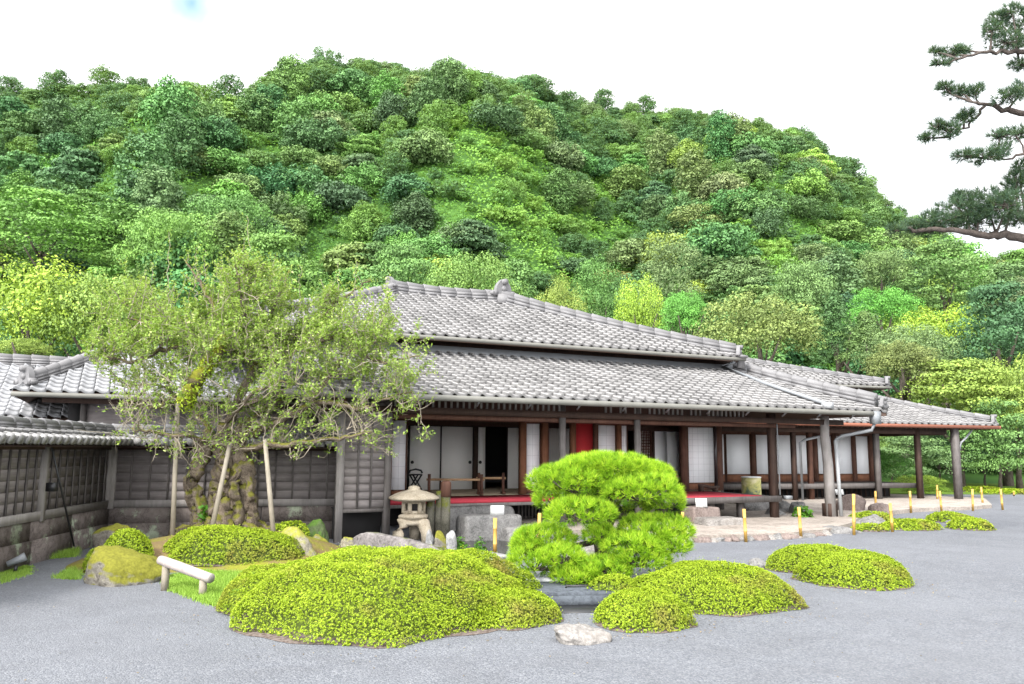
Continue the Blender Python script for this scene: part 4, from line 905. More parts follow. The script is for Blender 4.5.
# ------------------------------------------------------------------ clipped azalea mounds
n = NT('soil'); M['soil'] = n.done(n.ramp(n.noise(30, 5), [(0.35, (0.075, 0.055, 0.045)), (0.65, (0.17, 0.14, 0.125))]), 0.95, 0.1)
def mound(label, cx, cy, rx, ry, h, seed, rot=0.0, leaf=.0145, dens=1.1, name='azalea_mound', group='clipped azalea mounds', pw=2.4, mat='azalea', z0=0.0, rough=1.0):
    g = rng(seed)
    area = math.pi * rx * ry + 3.4 * (rx + ry) * h; kc = int(area / (1.25 * leaf) ** 2 * dens); k = kc
    an = g.random(k) * 2 * math.pi; side = g.random(k) < (2.6 * (rx + ry) * h) / (math.pi * rx * ry + 2.6 * (rx + ry) * h)
    zz = g.random(k); rr = np.where(side, (1 - zz ** 1.9) ** (1 / pw), np.sqrt(g.random(k)))
    def surf(rr, an):
        wob = 1 + rough * (.045 * np.sin(3 * an + seed) + .03 * np.sin(7 * an + seed * 2) + .02 * np.sin(12 * an + seed * 3))
        x, y = rx * rr * wob * np.cos(an), ry * rr * wob * np.sin(an)
        z = h * np.maximum(1 - rr ** pw, 0) ** (1 / 1.9)
        P = np.stack([x, y, z], -1)
        l = lump(P + seed, seed, 3.2 / max(.5, min(rx, 1.2)), 3) + .5 * lump(P, seed + 5, 14, 2)
        P[:, 2] += rough * .055 * l * (0.35 + .65 * np.clip(z / h, 0, 1)) * min(1, h / .45); P[:, :2] *= (1 + rough * .03 * l)[:, None]
        return P, l
    P, l = surf(rr, an)
    n_ = nrm(np.stack([P[:, 0] / rx ** 2, P[:, 1] / ry ** 2, np.maximum(P[:, 2], .02) / h ** 2 * .8 + .25], -1))
    # thin places, mostly low on the flanks, where the twigs show
    thin = lump(P * (1, 1, .6) + 3.1 * seed, seed + 9, 2.2, 3) - .75 * np.abs(P[:, 2] / h - .3) ; kp = (thin < .42 + .25 * g.random(k)) | (g.random(k) < .35); P, n_, l = P[kp], n_[kp], l[kp]; k = len(P)
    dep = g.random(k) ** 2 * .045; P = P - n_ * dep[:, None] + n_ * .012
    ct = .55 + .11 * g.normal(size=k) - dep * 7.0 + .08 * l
    b = MB(); m_ = 6
    # a rosette of leaves at every twig tip
    d = nrm(g.normal(size=(k, m_, 3)) + n_[:, None, :] * .35); Q = (P[:, None, :] + d * leaf * .55).reshape(-1, 3); Ln = nrm(n_[:, None, :] * .9 + np.array([0, 0, .5]) + .35 * d).reshape(-1, 3)
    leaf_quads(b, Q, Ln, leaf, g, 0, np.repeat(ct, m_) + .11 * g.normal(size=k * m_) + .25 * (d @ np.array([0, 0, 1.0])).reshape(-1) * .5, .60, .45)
    ks = k // 24; j = g.integers(0, k, ks); Ps = P[j] + n_[j] * (.012 + .04 * g.random(ks))[:, None]
    leaf_quads(b, Ps, n_[j], leaf * 1.05, g, 0, .66 + .12 * g.normal(size=ks), .55, 1.0)
    # twiggy core
    nr, na = 14, 48; R2 = np.linspace(0, .965, nr)[:, None]; A2 = np.linspace(0, 2 * math.pi, na, endpoint=False)[None, :]
    C, _l = surf((R2 + 0 * A2).reshape(-1), (A2 + 0 * R2).reshape(-1)); C[:, 2] = np.maximum(C[:, 2] - .05, -.01); C[-na:, 2] = -.01; C[:, :2] *= .955
    i = np.arange(nr - 1)[:, None] * na; q = np.arange(na)[None, :]; q2 = (q + 1) % na
    b.add(C, np.stack([i + q, i + na + q, i + na + q2, i + q2], -1).reshape(-1, 4), 1)
    # bare soil and old leaves round its foot
    ra = np.linspace(0, 2 * math.pi, 60, endpoint=False); wob = 1.015 + .03 * np.sin(5 * ra + seed) + .02 * np.sin(11 * ra) + .02 * g.random(60)
    rim, _l = surf(np.full(60, .999), ra); rin = rim.copy(); rim[:, :2] *= wob[:, None]; rim[:, 2] = .004; rin[:, :2] *= .9; rin[:, 2] = .03
    j = np.arange(60); b.add(np.concatenate([rim, rin]), np.stack([j, (j + 1) % 60, 60 + (j + 1) % 60, 60 + j], -1), 2)
    if rot:
        c_, s__ = math.cos(rot), math.sin(rot)
        b.v = [np.stack([v[:, 0] * c_ - v[:, 1] * s__, v[:, 0] * s__ + v[:, 1] * c_, v[:, 2]], -1) for v in b.v]
    o = b.build(name, [M[mat], M['azalea_core'], M['soil']]); o.location = (cx, cy, z0)
    return tag(o, label, 'shrub', group)

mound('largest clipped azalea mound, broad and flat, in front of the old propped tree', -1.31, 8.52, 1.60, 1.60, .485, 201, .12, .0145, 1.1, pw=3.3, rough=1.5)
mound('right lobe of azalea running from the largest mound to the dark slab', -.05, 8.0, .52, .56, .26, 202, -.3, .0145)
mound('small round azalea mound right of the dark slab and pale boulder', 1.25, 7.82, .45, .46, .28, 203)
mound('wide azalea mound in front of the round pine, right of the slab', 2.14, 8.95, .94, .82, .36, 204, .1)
mound('little azalea tuft behind the slab at the foot of the round pine', 1.12, 9.0, .30, .3, .26, 205)
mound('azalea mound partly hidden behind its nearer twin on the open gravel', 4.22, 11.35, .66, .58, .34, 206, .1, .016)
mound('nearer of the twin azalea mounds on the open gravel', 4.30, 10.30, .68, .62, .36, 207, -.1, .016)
def farmound(label, x0, x1, y, ytop, seed, ry=.45, lf=.036):
    a, c = G(x0, y), G(x1, y); m = (a + c) / 2; h = W((x0 + x1) / 2, ytop, m[1] + ry)[2] * 1.0
    mound(label, m[0], m[1] + ry, (c[0] - a[0]) / 2, ry, max(h, .12), seed, 0, lf)
farmound('long low azalea hedge at the terrace edge behind two bamboo stakes', 856, 901, 523, 513, 208, .4)
farmound('low wide azalea mound just right of the stake among the rocks', 893, 950, 531, 520, 209, .5)
farmound('farther round azalea mound alone near the wing corner post', 939, 982, 523, 513, 210, .5)
farmound('farthest right small azalea mound on the gravel', 962, 1003, 531, 519, 211, .45)
farmound('thin strip of azalea below the low rocks near the wing', 857, 893, 532, 526.5, 212, .25)
mound('long azalea hedge between the mossy boulder and the yellowish boulder', -3.78, 11.25, .98, .46, .46, 213, .08, .017, z0=.06, rough=.8)
mound('small azalea tuft growing over the left side of the mossy boulder', -5.05, 10.75, .34, .26, .46, 214, 0, .017, z0=.05)
mound('pale green azalea tuft at the gravel edge, left of the flat rock', -5.38, 10.75, .17, .2, .26, 215, 0, .017, z0=.02)
mound('sprig of azalea beside the roots of the old tree', -3.55, 13.0, .35, .25, .28, 216, 0, .03, z0=.15)

# grass by the log rail; thin grass along the fence foot
def grass(name, poly_fn, k, h, seed, mat='blade'):
    g = rng(seed); P = poly_fn(g, k); k = len(P)
    d = nrm(np.stack([g.normal(size=k) * .45, g.normal(size=k) * .45, np.ones(k)], -1)); L = h * (.5 + .8 * g.random(k))[:, None]
    w = nrm(np.stack([g.normal(size=k), g.normal(size=k), 0 * L[:, 0]], -1)) * .004
    b = MB(); b.add(np.stack([P - w, P + w, P + d * L], 1).reshape(-1, 3), np.arange(k * 3).reshape(-1, 3), 0, np.clip(.5 + .22 * g.normal(size=k), 0, 1))
    return tag(b.build(name, M[mat]), kind='stuff')
def tri_region(pts):
    pts = [np.asarray(p) for p in pts]
    def fn(g, k):
        tr = [(pts[0], pts[i], pts[i + 1]) for i in range(1, len(pts) - 1)]; out = []
        ar = np.array([np.linalg.norm(np.cross(t[1] - t[0], t[2] - t[0])) for t in tr]); ar = ar / ar.sum()
        for t, f in zip(tr, ar):
            m = int(k * f); u, v = g.random(m), g.random(m); s = u + v > 1; u[s], v[s] = 1 - u[s], 1 - v[s]
            out.append(t[0] + u[:, None] * (t[1] - t[0]) + v[:, None] * (t[2] - t[0]))
        P = np.concatenate(out); P[:, :2] += g.normal(size=(len(P), 2)) * .035; return P
    return fn
gp = [G(163, 578), G(170, 590), G(205, 603), G(232, 612), G(262, 590), G(262, 574), G(200, 572)]
b = MB(); b.poly([tuple(p + (0, 0, .005)) for p in gp]); tag(b.build('turf', M['lawn']), kind='structure')
grass('grass', tri_region(gp), 26000, .055, 301)
grass('fence_foot_grass', tri_region([G(14, 562), G(75, 557), G(78, 551), G(62, 550), G(25, 556)]), 5000, .10, 302)
grass('lawn_edge_grass', tri_region([G(55, 578), G(78, 580), G(80, 568), G(70, 570)]), 2600, .05, 303)
grass('gravel_edge_moss', tri_region([G(0, 584), G(30, 574), G(30, 566), G(0, 570)]), 3500, .03, 304)

# leafy plants in the rocks
def leafy(label, p, w, h, k, seed, size=.10):
    g = rng(seed); q = sphere_pts(g, k) * (g.random(k) ** .4)[:, None]; q[:, 2] = np.abs(q[:, 2]); P = q * (w / 2, w / 2, h)
    b = MB(); leaf_quads(b, P, q + (0, 0, .3), size, g, 0, None, .7, .5); o = b.build('leafy_plant', M['fresh_leaf']); o.location = tuple(p); return tag(o, label, 'plant')
leafy('small glossy green plant at the foot of the right white stone', G(459, 556) + (0, .1, 0), .26, .30, 160, 311, .06)
leafy('tiny green plant under the squared stepping stone', G(480, 551), .22, .22, 100, 312, .05)
leafy('bright broad-leaved plant on the terrace left of the corner downpipe', G(803, 521), .55, .36, 220, 313, .12)
leafy('dark green plant below the painted jar', G(757, 512), .8, .24, 260, 314, .10)
leafy('green plant left of the painted jar under the deck', G(738, 508) + (0, .6, 0), .5, .40, 160, 315, .10)

# ------------------------------------------------------------------ round clipped pine
def tufts(b, P, D, g, L=.075, k=22, w=.0032, spread=.75, m=0, base=.5):
    """a burst of needles at every point of P, along D"""
    N = len(P); D = nrm(D)
    d = nrm(D[:, None, :] + g.normal(size=(N, k, 3)) * spread * .62); l = L * (.65 + .5 * g.random((N, k)))[:, :, None]
    w_ = nrm(np.cross(d, g.normal(size=(N, k, 3)))) * w
    P_ = P[:, None, :] + d * .006
    V = np.stack([P_ - w_, P_ + w_, P_ + d * l], 2).reshape(-1, 3)
    t = np.repeat(np.clip(base + .20 * g.normal(size=N), 0, 1), k) + .10 * g.normal(size=N * k)
    b.add(V, np.arange(len(V)).reshape(-1, 3), m, np.clip(t, 0, 1))
def pad_points(g, c, r, k, low=-.35):
    q = sphere_pts(g, k * 2); q = q[q[:, 2] > low][:k]
    l = 1 + .22 * lump(q * np.array(r) * 1.0 + np.array(c), 5, 9.0, 2)
    return np.array(c) + q * np.array(r) * l[:, None], nrm(q / np.array(r) * min(r))
PY = 10.2
pc = G(606, 577); pine = thing('garden_pine', 'round clipped bright green pine with layered pads in the centre of the garden', 'tree', (pc[0], pc[1], 0))
po = np.array(pine.location)
PADS = [  # px centre, half sizes (px), depth offset, half depth (m)
    (604, 480, 58, 17, 0.10, .72), (572, 483, 34, 14, -.35, .42), (640, 492, 34, 13, -.50, .42), (606, 467, 34, 10, -.1, .5), (558, 500, 20, 15, .25, .4), (664, 503, 17, 15, .1, .4), (648, 478, 22, 12, .0, .4),
    (581, 514, 30, 12, -.60, .38), (545, 540, 27, 12, -.25, .40), (654, 532, 32, 13, -.35, .45), (632, 546, 26, 9, -.65, .35), (672, 546, 15, 10, -.55, .3), (600, 536, 14, 8, -.5, .25),
    (534, 562, 22, 12, -.55, .36), (560, 558, 20, 9, -.75, .3), (598, 571, 30, 9, -.75, .35), (575, 578, 20, 8, -.85, .3), (640, 560, 24, 9, -.75, .3), (620, 503, 34, 14, .5, .45), (527, 548, 13, 10, -.2, .3)]
g = rng(401); b = MB(); bb = MB()
limbs = MB(); trunk_pts = [W(612, 583, PY - .15), W(604, 560, PY - .1), W(600, 540, PY), W(612, 515, PY + .05), W(606, 490, PY), W(606, 470, PY)]
limbs.tube([p - po for p in trunk_pts], [.12, .105, .09, .075, .06, .03], 12, rough=.1, g=g)
for (x, y, rx, ry, dy, rd) in PADS:
    Y = PY + dy; c = W(x, y, Y) - po; r = (1.04 * rx * Y / 800, rd, 1.18 * ry * Y / 800)
    area = 2.2 * math.pi * r[0] * r[1]; k = int(area / (.060 ** 2) * .85) + 50
    P, D = pad_points(g, c, r, k)
    D = nrm(D * .7 + (0, 0, .75))
    tufts(b, P, D, g, .085, 20, .0036, .80, 0, .58)
    k2 = k // 3; P2, D2 = pad_points(g, c, np.array(r) * .78, k2, -.8); tufts(b, P2, D2 + (0, 0, .2), g, .085, 12, .0034, 1.0, 0, .25)
    # limb to the pad and twigs inside it
    z_at = min(range(len(trunk_pts)), key=lambda i: abs(trunk_pts[i][2] - (c + po)[2] + .12)); a0 = trunk_pts[z_at] - po; e0 = c - (0, 0, r[2] * .5)
    mid = (a0 + e0) / 2 + (g.normal() * .05, g.normal() * .05, -.04)
    limbs.tube([a0, mid, e0], [.045, .032, .018], 8, rough=.1, g=g)
    for _ in range(16):
        q = sphere_pts(g, 1)[0] * np.array(r) * .8; q[2] = abs(q[2]) * .6; limbs.tube([e0, e0 * .5 + (c + q) * .5 - (0, 0, .03), c + q], [.012, .008, .004], 5, cap=False)
b.build('needles', M['needle'], pine); limbs.build('trunk', M['bark_pine'], pine, smooth=True)

# ------------------------------------------------------------------ big pine whose limbs reach in from beyond the right edge
BY = 13.0
bp = thing('black_pine', 'tall dark pine reaching long bare limbs into the sky at the upper right', 'tree', (11.0, BY + .4, 0)); bo = np.array(bp.location)
g = rng(411); lim = MB(); nd = MB()
def smoothP(T__, o_):
    T__ = np.array(T__); t = np.linspace(0, len(T__) - 1, 33); Q = np.stack([np.interp(t, np.arange(len(T__)), T__[:, i]) for i in range(3)], -1)
    for _ in range(3): Q[1:-1] = (Q[:-2] + 2 * Q[1:-1] + Q[2:]) / 4
    return Q - o_
TR = [np.array([11.0, BY + .4, -.05]), np.array([11.05, BY + .42, 1.2]), np.array([10.82, BY + .35, 2.6]), np.array([10.95, BY + .2, 4.0]), np.array([10.70, BY + .2, 5.2]), np.array([10.62, BY + .1, 6.6]), np.array([10.35, BY, 8.2]), np.array([10.4, BY, 9.8]), np.array([10.2, BY, 11.2])]
lim.tube(smoothP(TR, bo), np.interp(np.linspace(0, 1, 33), [0, .1, .5, 1], [.36, .29, .18, .05]), 16, rough=.06, g=g)
LIMBS = [  # limb polylines in photo pixels, radius at the root, and (x, y, half width px, half height px) foliage clumps
    ([(1080, 250), (1024, 239), (1000, 234), (985, 236), (965, 231), (940, 229), (915, 231), (893, 228)], .085, [(912, 226, 14, 5), (935, 222, 24, 9), (962, 212, 30, 14), (985, 205, 30, 16), (1008, 206, 26, 14), (896, 230, 9, 4), (925, 230, 18, 6), (975, 222, 30, 10), (1015, 192, 18, 12), (960, 198, 12, 6)]),
    ([(1060, 120), (1024, 114), (1000, 108), (985, 104), (972, 102)], .065, [(975, 93, 7, 10), (958, 92, 14, 5), (945, 88, 10, 5), (1008, 96, 14, 8), (1020, 88, 10, 8)]),
    ([(985, 106), (975, 120), (962, 130), (950, 137)], .028, [(950, 131, 13, 8), (938, 126, 8, 5), (963, 120, 10, 5), (928, 138, 9, 2.5), (968, 113, 7, 4)]),
    ([(1060, 60), (1024, 51), (1005, 50), (990, 52), (970, 55), (950, 62)], .05, [(952, 54, 13, 7), (942, 63, 8, 2.5), (963, 50, 8, 4), (936, 52, 6, 4), (1005, 42, 20, 8), (1018, 30, 16, 18), (998, 20, 10, 9), (1020, 65, 12, 6), (992, 30, 9, 9), (1012, 12, 12, 8)]),
    ([(1060, 150), (1024, 154), (1005, 159), (985, 158)], .03, [(985, 157, 18, 7), (965, 155, 12, 4), (1000, 150, 12, 6), (1015, 134, 16, 7), (1000, 135, 10, 4)]),
    ([(1060, 215), (1024, 213), (1005, 216)], .035, [(1016, 180, 10, 10), (1020, 168, 8, 8), (1018, 220, 14, 8)])]
for pts, r0, cl in LIMBS:
    off = g.normal() * .25; P = [W(x, y, BY + off + .1 * math.sin(i)) - bo for i, (x, y) in enumerate(pts)]
    if pts[0][0] > 1040:
        z = P[0][2] + bo[2]; i = max(1, min(len(TR) - 1, int(np.searchsorted([t[2] for t in TR], z)))); f = (z - TR[i-1][2]) / (TR[i][2] - TR[i-1][2]); P[0] = TR[i-1] + (TR[i] - TR[i-1]) * f - bo
    P = np.array(P); tt = np.linspace(0, len(P) - 1, len(P) * 3); P3 = np.stack([np.interp(tt, np.arange(len(P)), P[:, k]) for k in range(3)], -1); P3[1:-1] += g.normal(size=(len(P3) - 2, 3)) * .02
    lim.tube(P3, np.linspace(r0, r0 * .28, len(P3)), 10, rough=.1, g=g)
    for x, y, hw, hh in cl:
        Y = BY + off + g.normal() * .2; c = W(x, y, Y) - bo; r = np.array([hw * Y / 800, max(hw * .8, hh) * Y / 800, hh * Y / 800])
        k = int(14 + 1250 * r[0] * (r[2] + .08)); q = sphere_pts(g, k) * (g.random(k) ** .33)[:, None]; Pn = c + q * r
        tufts(nd, Pn, q + (0, 0, .6) + g.normal(size=(k, 3)) * .35, g, .13, 15, .0045, .85, 0, .5)
        j = np.argmin(np.linalg.norm(P3 - c, axis=1)); a0 = P3[j]
        lim.tube([a0, (a0 + c) / 2 + g.normal(size=3) * .03, c], [.022, .016, .009], 6, cap=False)
        for q_ in Pn[:: max(1, k // 14)]: lim.tube([c, (c + q_) / 2 - (0, 0, .02), q_], [.009, .006, .004], 5, cap=False)
for z in np.arange(4.4, 11.3, .55):      # limbs on the far sides of the trunk
    i = int(np.clip(np.searchsorted([t[2] for t in TR], z), 1, len(TR) - 1)); f = (z - TR[i-1][2]) / (TR[i][2] - TR[i-1][2]); s0 = TR[i-1] + (TR[i] - TR[i-1]) * f - bo
    az = g.uniform(-1.0, 1.5); L = (2.6 - .16 * (z - 4)) * g.uniform(.7, 1.1); d = np.array([math.cos(az), math.sin(az), .12]); Q = [s0]
    for k_ in range(6): d = nrm(d + g.normal(size=3) * .22); Q.append(Q[-1] + d * L / 6)
    lim.tube(np.array(Q), np.linspace(.055, .015, 7), 8, rough=.1, g=g)
    for q0 in Q[3:]:
        for _k in range(2):
            c = q0 + g.normal(size=3) * (.22, .22, .10) + (0, 0, .12); k = 26; q = sphere_pts(g, k) * (g.random(k) ** .33)[:, None]
            tufts(nd, c + q * (.30, .30, .13), q + (0, 0, .6) + g.normal(size=(k, 3)) * .35, g, .13, 15, .0045, .85, 0, .5); lim.tube([q0, c], [.012, .006], 5, cap=False)
lim.build('trunk', M['bark_pine'], bp, smooth=True); nd.build('needles', M['needle_dark'], bp)

# ------------------------------------------------------------------ old gnarled tree on props
OY = 13.0
op = G(218, 533, .28); old = thing('old_tree', 'old gnarled tree with hollow trunk and airy pale green crown held up by props', 'tree', (op[0], OY, .25)); oo = np.array(old.location)
g = rng(421); tk = MB(); ms = MB(); tw = MB(); lv = MB()
def px(pts, dy=0.0): return [W(x, y, OY + dy + (d if len(r_) else 0)) for (x, y, *r_) in pts for d in [r_[0] if r_ else 0]]
def smoothline(P, k=4, jit=.02):
    P = np.array(P); t = np.linspace(0, len(P) - 1, (len(P) - 1) * k + 1); Q = np.stack([np.interp(t, np.arange(len(P)), P[:, i]) for i in range(3)], -1)
    S = Q.copy(); S[1:-1] = (Q[:-2] + 2 * Q[1:-1] + Q[2:]) / 4; S[1:-1] += g.normal(size=(len(S) - 2, 3)) * jit; return S
# fused stems and root flare
STEMS = [([(206, 537), (199, 505), (191, 480), (203, 458), (212, 430)], (.17, .12, .11, .12, .09)), ([(229, 540, -.1), (226, 505, -.1), (230, 475), (222, 450), (225, 425)], (.25, .18, .16, .14, .10)),
         ([(244, 538), (247, 505), (243, 470), (238, 448), (245, 420)], (.20, .14, .15, .12, .09)), ([(222, 538, .15), (224, 490, .12), (228, 460, .1), (232, 440, .1)], (.28, .22, .18, .13)),
         ([(212, 535, -.16), (215, 508, -.2), (224, 486, -.22), (228, 470, -.16)], (.09, .06, .055, .05)), ([(235, 538, -.22), (238, 510, -.24), (234, 490, -.22), (238, 465, -.12)], (.10, .075, .07, .05)), ([(251, 538, -.1), (253, 515, -.12), (249, 490, -.10), (246, 465, -.05)], (.11, .07, .06, .05)),
         ([(199, 536, -.05), (194, 512, -.08), (189, 492, -.08), (194, 474, -.05)], (.10, .07, .055, .05))]
for pts, r in STEMS:
    P = smoothline(px(pts), 8, .018); tk.tube(P - oo, np.interp(np.linspace(0, 1, len(P)), np.linspace(0, 1, len(r)), r) * (1 + .05 * np.sin(np.arange(len(P)) * .7 + r[0] * 40)), 22, rough=.07, g=g, flute=.10)
for _ in range(5):
    s0 = W(g.uniform(195, 252), g.uniform(455, 525), OY - .20 - .06 * g.random()); tk.tube(smoothline([s0 + (0, .12, -.02) - oo, s0 - oo, s0 + (.02 * g.normal(), .1, .05) - oo], 3, .006), [.05, .06, .065, .06, .05, .04, .03], 9, rough=.2, g=g)   # burrs
for a in np.linspace(0, 2 * math.pi, 13):
    d = np.array([math.cos(a), math.sin(a) * .8, 0]); s0 = W(224, 515, OY) + d * .2; L = .45 + .5 * g.random()
    tk.tube(smoothline([s0 - oo, s0 + d * L * .35 - oo + (0, 0, -.16), s0 + d * L * .7 - oo + (.05 * g.normal(), 0, -.22), s0 + d * L - oo + (0, 0, -.30)], 3, .02), np.linspace(.075, .02, 10), 8, rough=.15, g=g)
LIM = [([(225, 430), (236, 402), (258, 368), (240, 352), (222, 340)], .085, .05), ([(258, 368), (280, 362), (300, 350), (325, 340), (352, 328)], .05, .02), ([(232, 440), (268, 428), (310, 405, -.3), (335, 402, -.4), (356, 410, -.5)], .075, .03),
       ([(310, 405, -.3), (330, 375, -.3), (352, 350, -.4), (380, 340, -.4)], .045, .02), ([(222, 340), (196, 342, -.2), (165, 350, -.3), (132, 362, -.5), (104, 356, -.6)], .05, .015), ([(222, 340), (216, 310), (200, 280, .2), (186, 262, .2)], .045, .015),
       ([(258, 368), (268, 330, .3), (278, 298, .3), (290, 270, .3)], .045, .015), ([(300, 350), (322, 315), (350, 292, .2), (372, 280, .2)], .035, .012), ([(215, 445), (188, 436, -.4), (160, 432, -.6), (132, 428, -.7)], .05, .015),
       ([(240, 448), (275, 446, -.5), (312, 442, -.6), (345, 438, -.7), (372, 432, -.7)], .055, .018), ([(222, 340), (190, 322, .3), (150, 312, .4), (118, 300, .4)], .04, .012), ([(240, 352), (244, 315, -.3), (240, 285, -.3), (236, 262, -.3)], .035, .012),
       ([(356, 410, -.5), (385, 400, -.5), (412, 392, -.5)], .03, .01), ([(352, 350, -.4), (385, 362, -.5), (420, 356, -.5)], .028, .01), ([(245, 425), (285, 398, .5), (330, 375, .7), (365, 372, .7)], .045, .015), ([(212, 432), (190, 405, .3), (160, 385, .4), (125, 385, .4)], .04, .012),
       ([(225, 428), (250, 395, -.5), (280, 380, -.7), (300, 385, -.8)], .035, .012), ([(165, 350, -.3), (150, 325, -.3), (128, 318, -.3)], .022, .01), ([(180, 395, -.2), (150, 410, -.5), (122, 402, -.6)], .025, .01)]
nodes = []
for pts, r0, r1 in LIM:
    P = smoothline(px(pts), 6, .018); tk.tube(P - oo, np.linspace(r0, r1, len(P)), 9, rough=.14, g=g)
    nodes += [(p, q) for p, q in zip(P[1:], nrm(np.diff(P, axis=0)))]
P = smoothline(px([(223, 338, -.5), (212, 358, -.7), (200, 376, -.8), (189, 392, -.85), (183, 404, -.85)]), 5, .02); ms.tube(P - oo, np.interp(np.linspace(0, 1, len(P)), [0, .3, 1], [.075, .10, .13]), 12, rough=.16, g=g)
nodes += [(p, q) for p, q in zip(P[1:], nrm(np.diff(P, axis=0)))]
LP, LD, LT_ = [], [], []
def inside(p):
    """rough outline of the crown in the real world, seen side on: keeps shoots within the tree's spread"""
    X, Z = p[0] + 4.8, p[2]
    return -1.95 < X < 3.55 and Z < 4.45 - .13 * abs(X - .3) ** 1.5 + .22 * math.sin(X * 3.1) + .14 * math.sin(X * 7.3 + p[1] * 3) and Z > 1.45
def shoot(p, d, L, r, lvl, up, leafy_):
    n_ = max(4, int(L / .055)); P = [p]; step = L / n_
    for i in range(n_):
        d = nrm(d + g.normal(size=3) * .20 + np.array([0, 0, up])); P.append(P[-1] + d * step)
        if not inside(P[-1]) and g.random() < .6: break
    P = np.array(P)
    if len(P) < 3: return
    tw.tube(P - oo, np.linspace(r, r * .35, len(P)), 5 if lvl else 6, cap=False)
    if lvl < 2:
        for _ in range(int(L / (.085 if lvl else .10))):
            i = g.integers(1, len(P)); dd = nrm(d + g.normal(size=3) * .9 + (0, 0, .25)); shoot(P[i], dd, L * (.35 + .35 * g.random()), r * .5, lvl + 1, up * 1.2 + .02, leafy_)
    if lvl >= 1 and leafy_ > 0:
        for i in range(1, len(P)):
            if g.random() < leafy_:
                for _ in range(g.integers(2, 6)): LP.append(P[i] + g.normal(size=3) * .022); LD.append(nrm(P[i] - P[i - 1]) * .3 + g.normal(size=3) * .5 + (0, 0, .6)); LT_.append(leafy_)
NS = len(nodes)
for p, q in nodes:
    z = p[2]; low = z < 2.35
    for _ in range(3 if not low else 4):
        if g.random() < .28:
            d = nrm(np.cross(q, g.normal(size=3)) + (0, 0, .35 if not low else .05)); L = (.35 + .50 * g.random()) * (1.0 if not low else .75)
            lf = .85 if z > 2.9 else (.55 if z > 2.3 else .24); shoot(p, d, L, .011, 0, .05 if not low else .01, lf)
# long upright whips
for _ in range(170):
    p, q = nodes[g.integers(0, NS)]
    if p[2] > 2.5:
        L = .5 + .7 * g.random(); n_ = 14; d = nrm(np.array([g.normal() * .22, g.normal() * .22, 1.0])); P = [p]
        for i in range(n_): d = nrm(d + g.normal(size=3) * .05); P.append(P[-1] + d * L / n_)
        P = np.array(P)
        if P[-1][2] > 4.75 or P[-1][0] > -1.75: continue
        tw.tube(P - oo, np.linspace(.008, .003, len(P)), 5, cap=False)
        for i in range(3, len(P)):
            for _k in range(3): LP.append(P[i] + g.normal(size=3) * .025); LD.append(g.normal(size=3) * .6 + (0, 0, .4)); LT_.append(.7)
for x0, y0, y1 in ((169, 300, 232), (196, 300, 245), (205, 310, 250), (248, 300, 215), (300, 315, 265), (152, 315, 262), (338, 330, 262), (355, 310, 258), (388, 320, 272)):
    P = np.array([W(x0 + (g.normal() * 1.5), y0 + (y1 - y0) * t, OY) for t in np.linspace(0, 1, 16)]); tw.tube(P - oo, np.linspace(.008, .003, 16), 5, cap=False)
    for p in P[2:]:
        for _k in range(4): LP.append(p + g.normal(size=3) * .03); LD.append(g.normal(size=3) * .6 + (0, 0, .4)); LT_.append(.8)
# thin bare wands hanging out low on the left and by the house corner
for _ in range(46):
    x = g.choice([135, 150, 165, 330, 350, 370, 300, 200]) + g.normal() * 10; y = 432 + g.normal() * 8; p = W(x, y, OY - .5 + g.normal() * .2); d = nrm(np.array([g.normal() * .8, g.normal() * .4, .5 + g.normal() * .4])); P = [p]
    for i in range(10): d = nrm(d + g.normal(size=3) * .07); P.append(P[-1] + d * (.04 + .03 * g.random()))
    tw.tube(np.array(P) - oo, np.linspace(.006, .003, 11), 5, cap=False)
LP, LD = np.array(LP), np.array(LD); print('old tree leaves', len(LP), 'twigs', tw.n)
leaf_quads(lv, LP - oo, LD, .050, g, 0, .5 + .22 * g.normal(size=len(LP)), .5, .5)
tk.build('trunk', M['bark_gnarled'], old, smooth=True); ms.build('mossy_limb', M['bark_mossy'], old, smooth=True); tw.build('twigs', M['twig'], old); lv.build('leaves', M['plum_leaf'], old)
# ferny tufts on the mossy limb
lp = MB(); k = 900; i = g.integers(0, 20, k); base = smoothline(px([(219, 345, -.6), (205, 370, -.8), (190, 395, -.9), (182, 408, -.9)]), 7, .0); q = sphere_pts(g, k)
leaf_quads(lp, base[i] + q * .13 - oo, q + (0, 0, .3), .05, g, 0, .55 + .2 * g.normal(size=k), .5, .6); lp.build('fern_tufts', M['azalea'], old)
# props
for k, (x0, y0, x1, y1, lab) in enumerate(((178, 403, 172, 543, 'straight prop pole under the mossy limb, left of the old trunk'), (230, 444, 209, 541, 'slanting prop pole in front of the old trunk'), (265, 440, 275, 528, 'leaning prop pole right of the old trunk'))):
    Y = OY - .55 - .1 * k; a, c = W(x0, y0, Y + (.3 if k != 1 else .2)), W(x1, y1, Y); c[2] = .16 if k < 2 else .2
    o = part('prop_pole', M['stake_wood'], None, lambda b: b.tube(np.array([c - c, (a - c) * .5, a - c]), [.040, .037, .033], 10, rough=.06, g=rng(k))); o.location = tuple(c)
    tag(o, lab, 'prop', 'prop poles of the old tree')
leafy('fresh green seedling growing out of the hollow trunk', W(203, 513, OY - .25) - (0, 0, .12), .16, .30, 60, 316, .07)

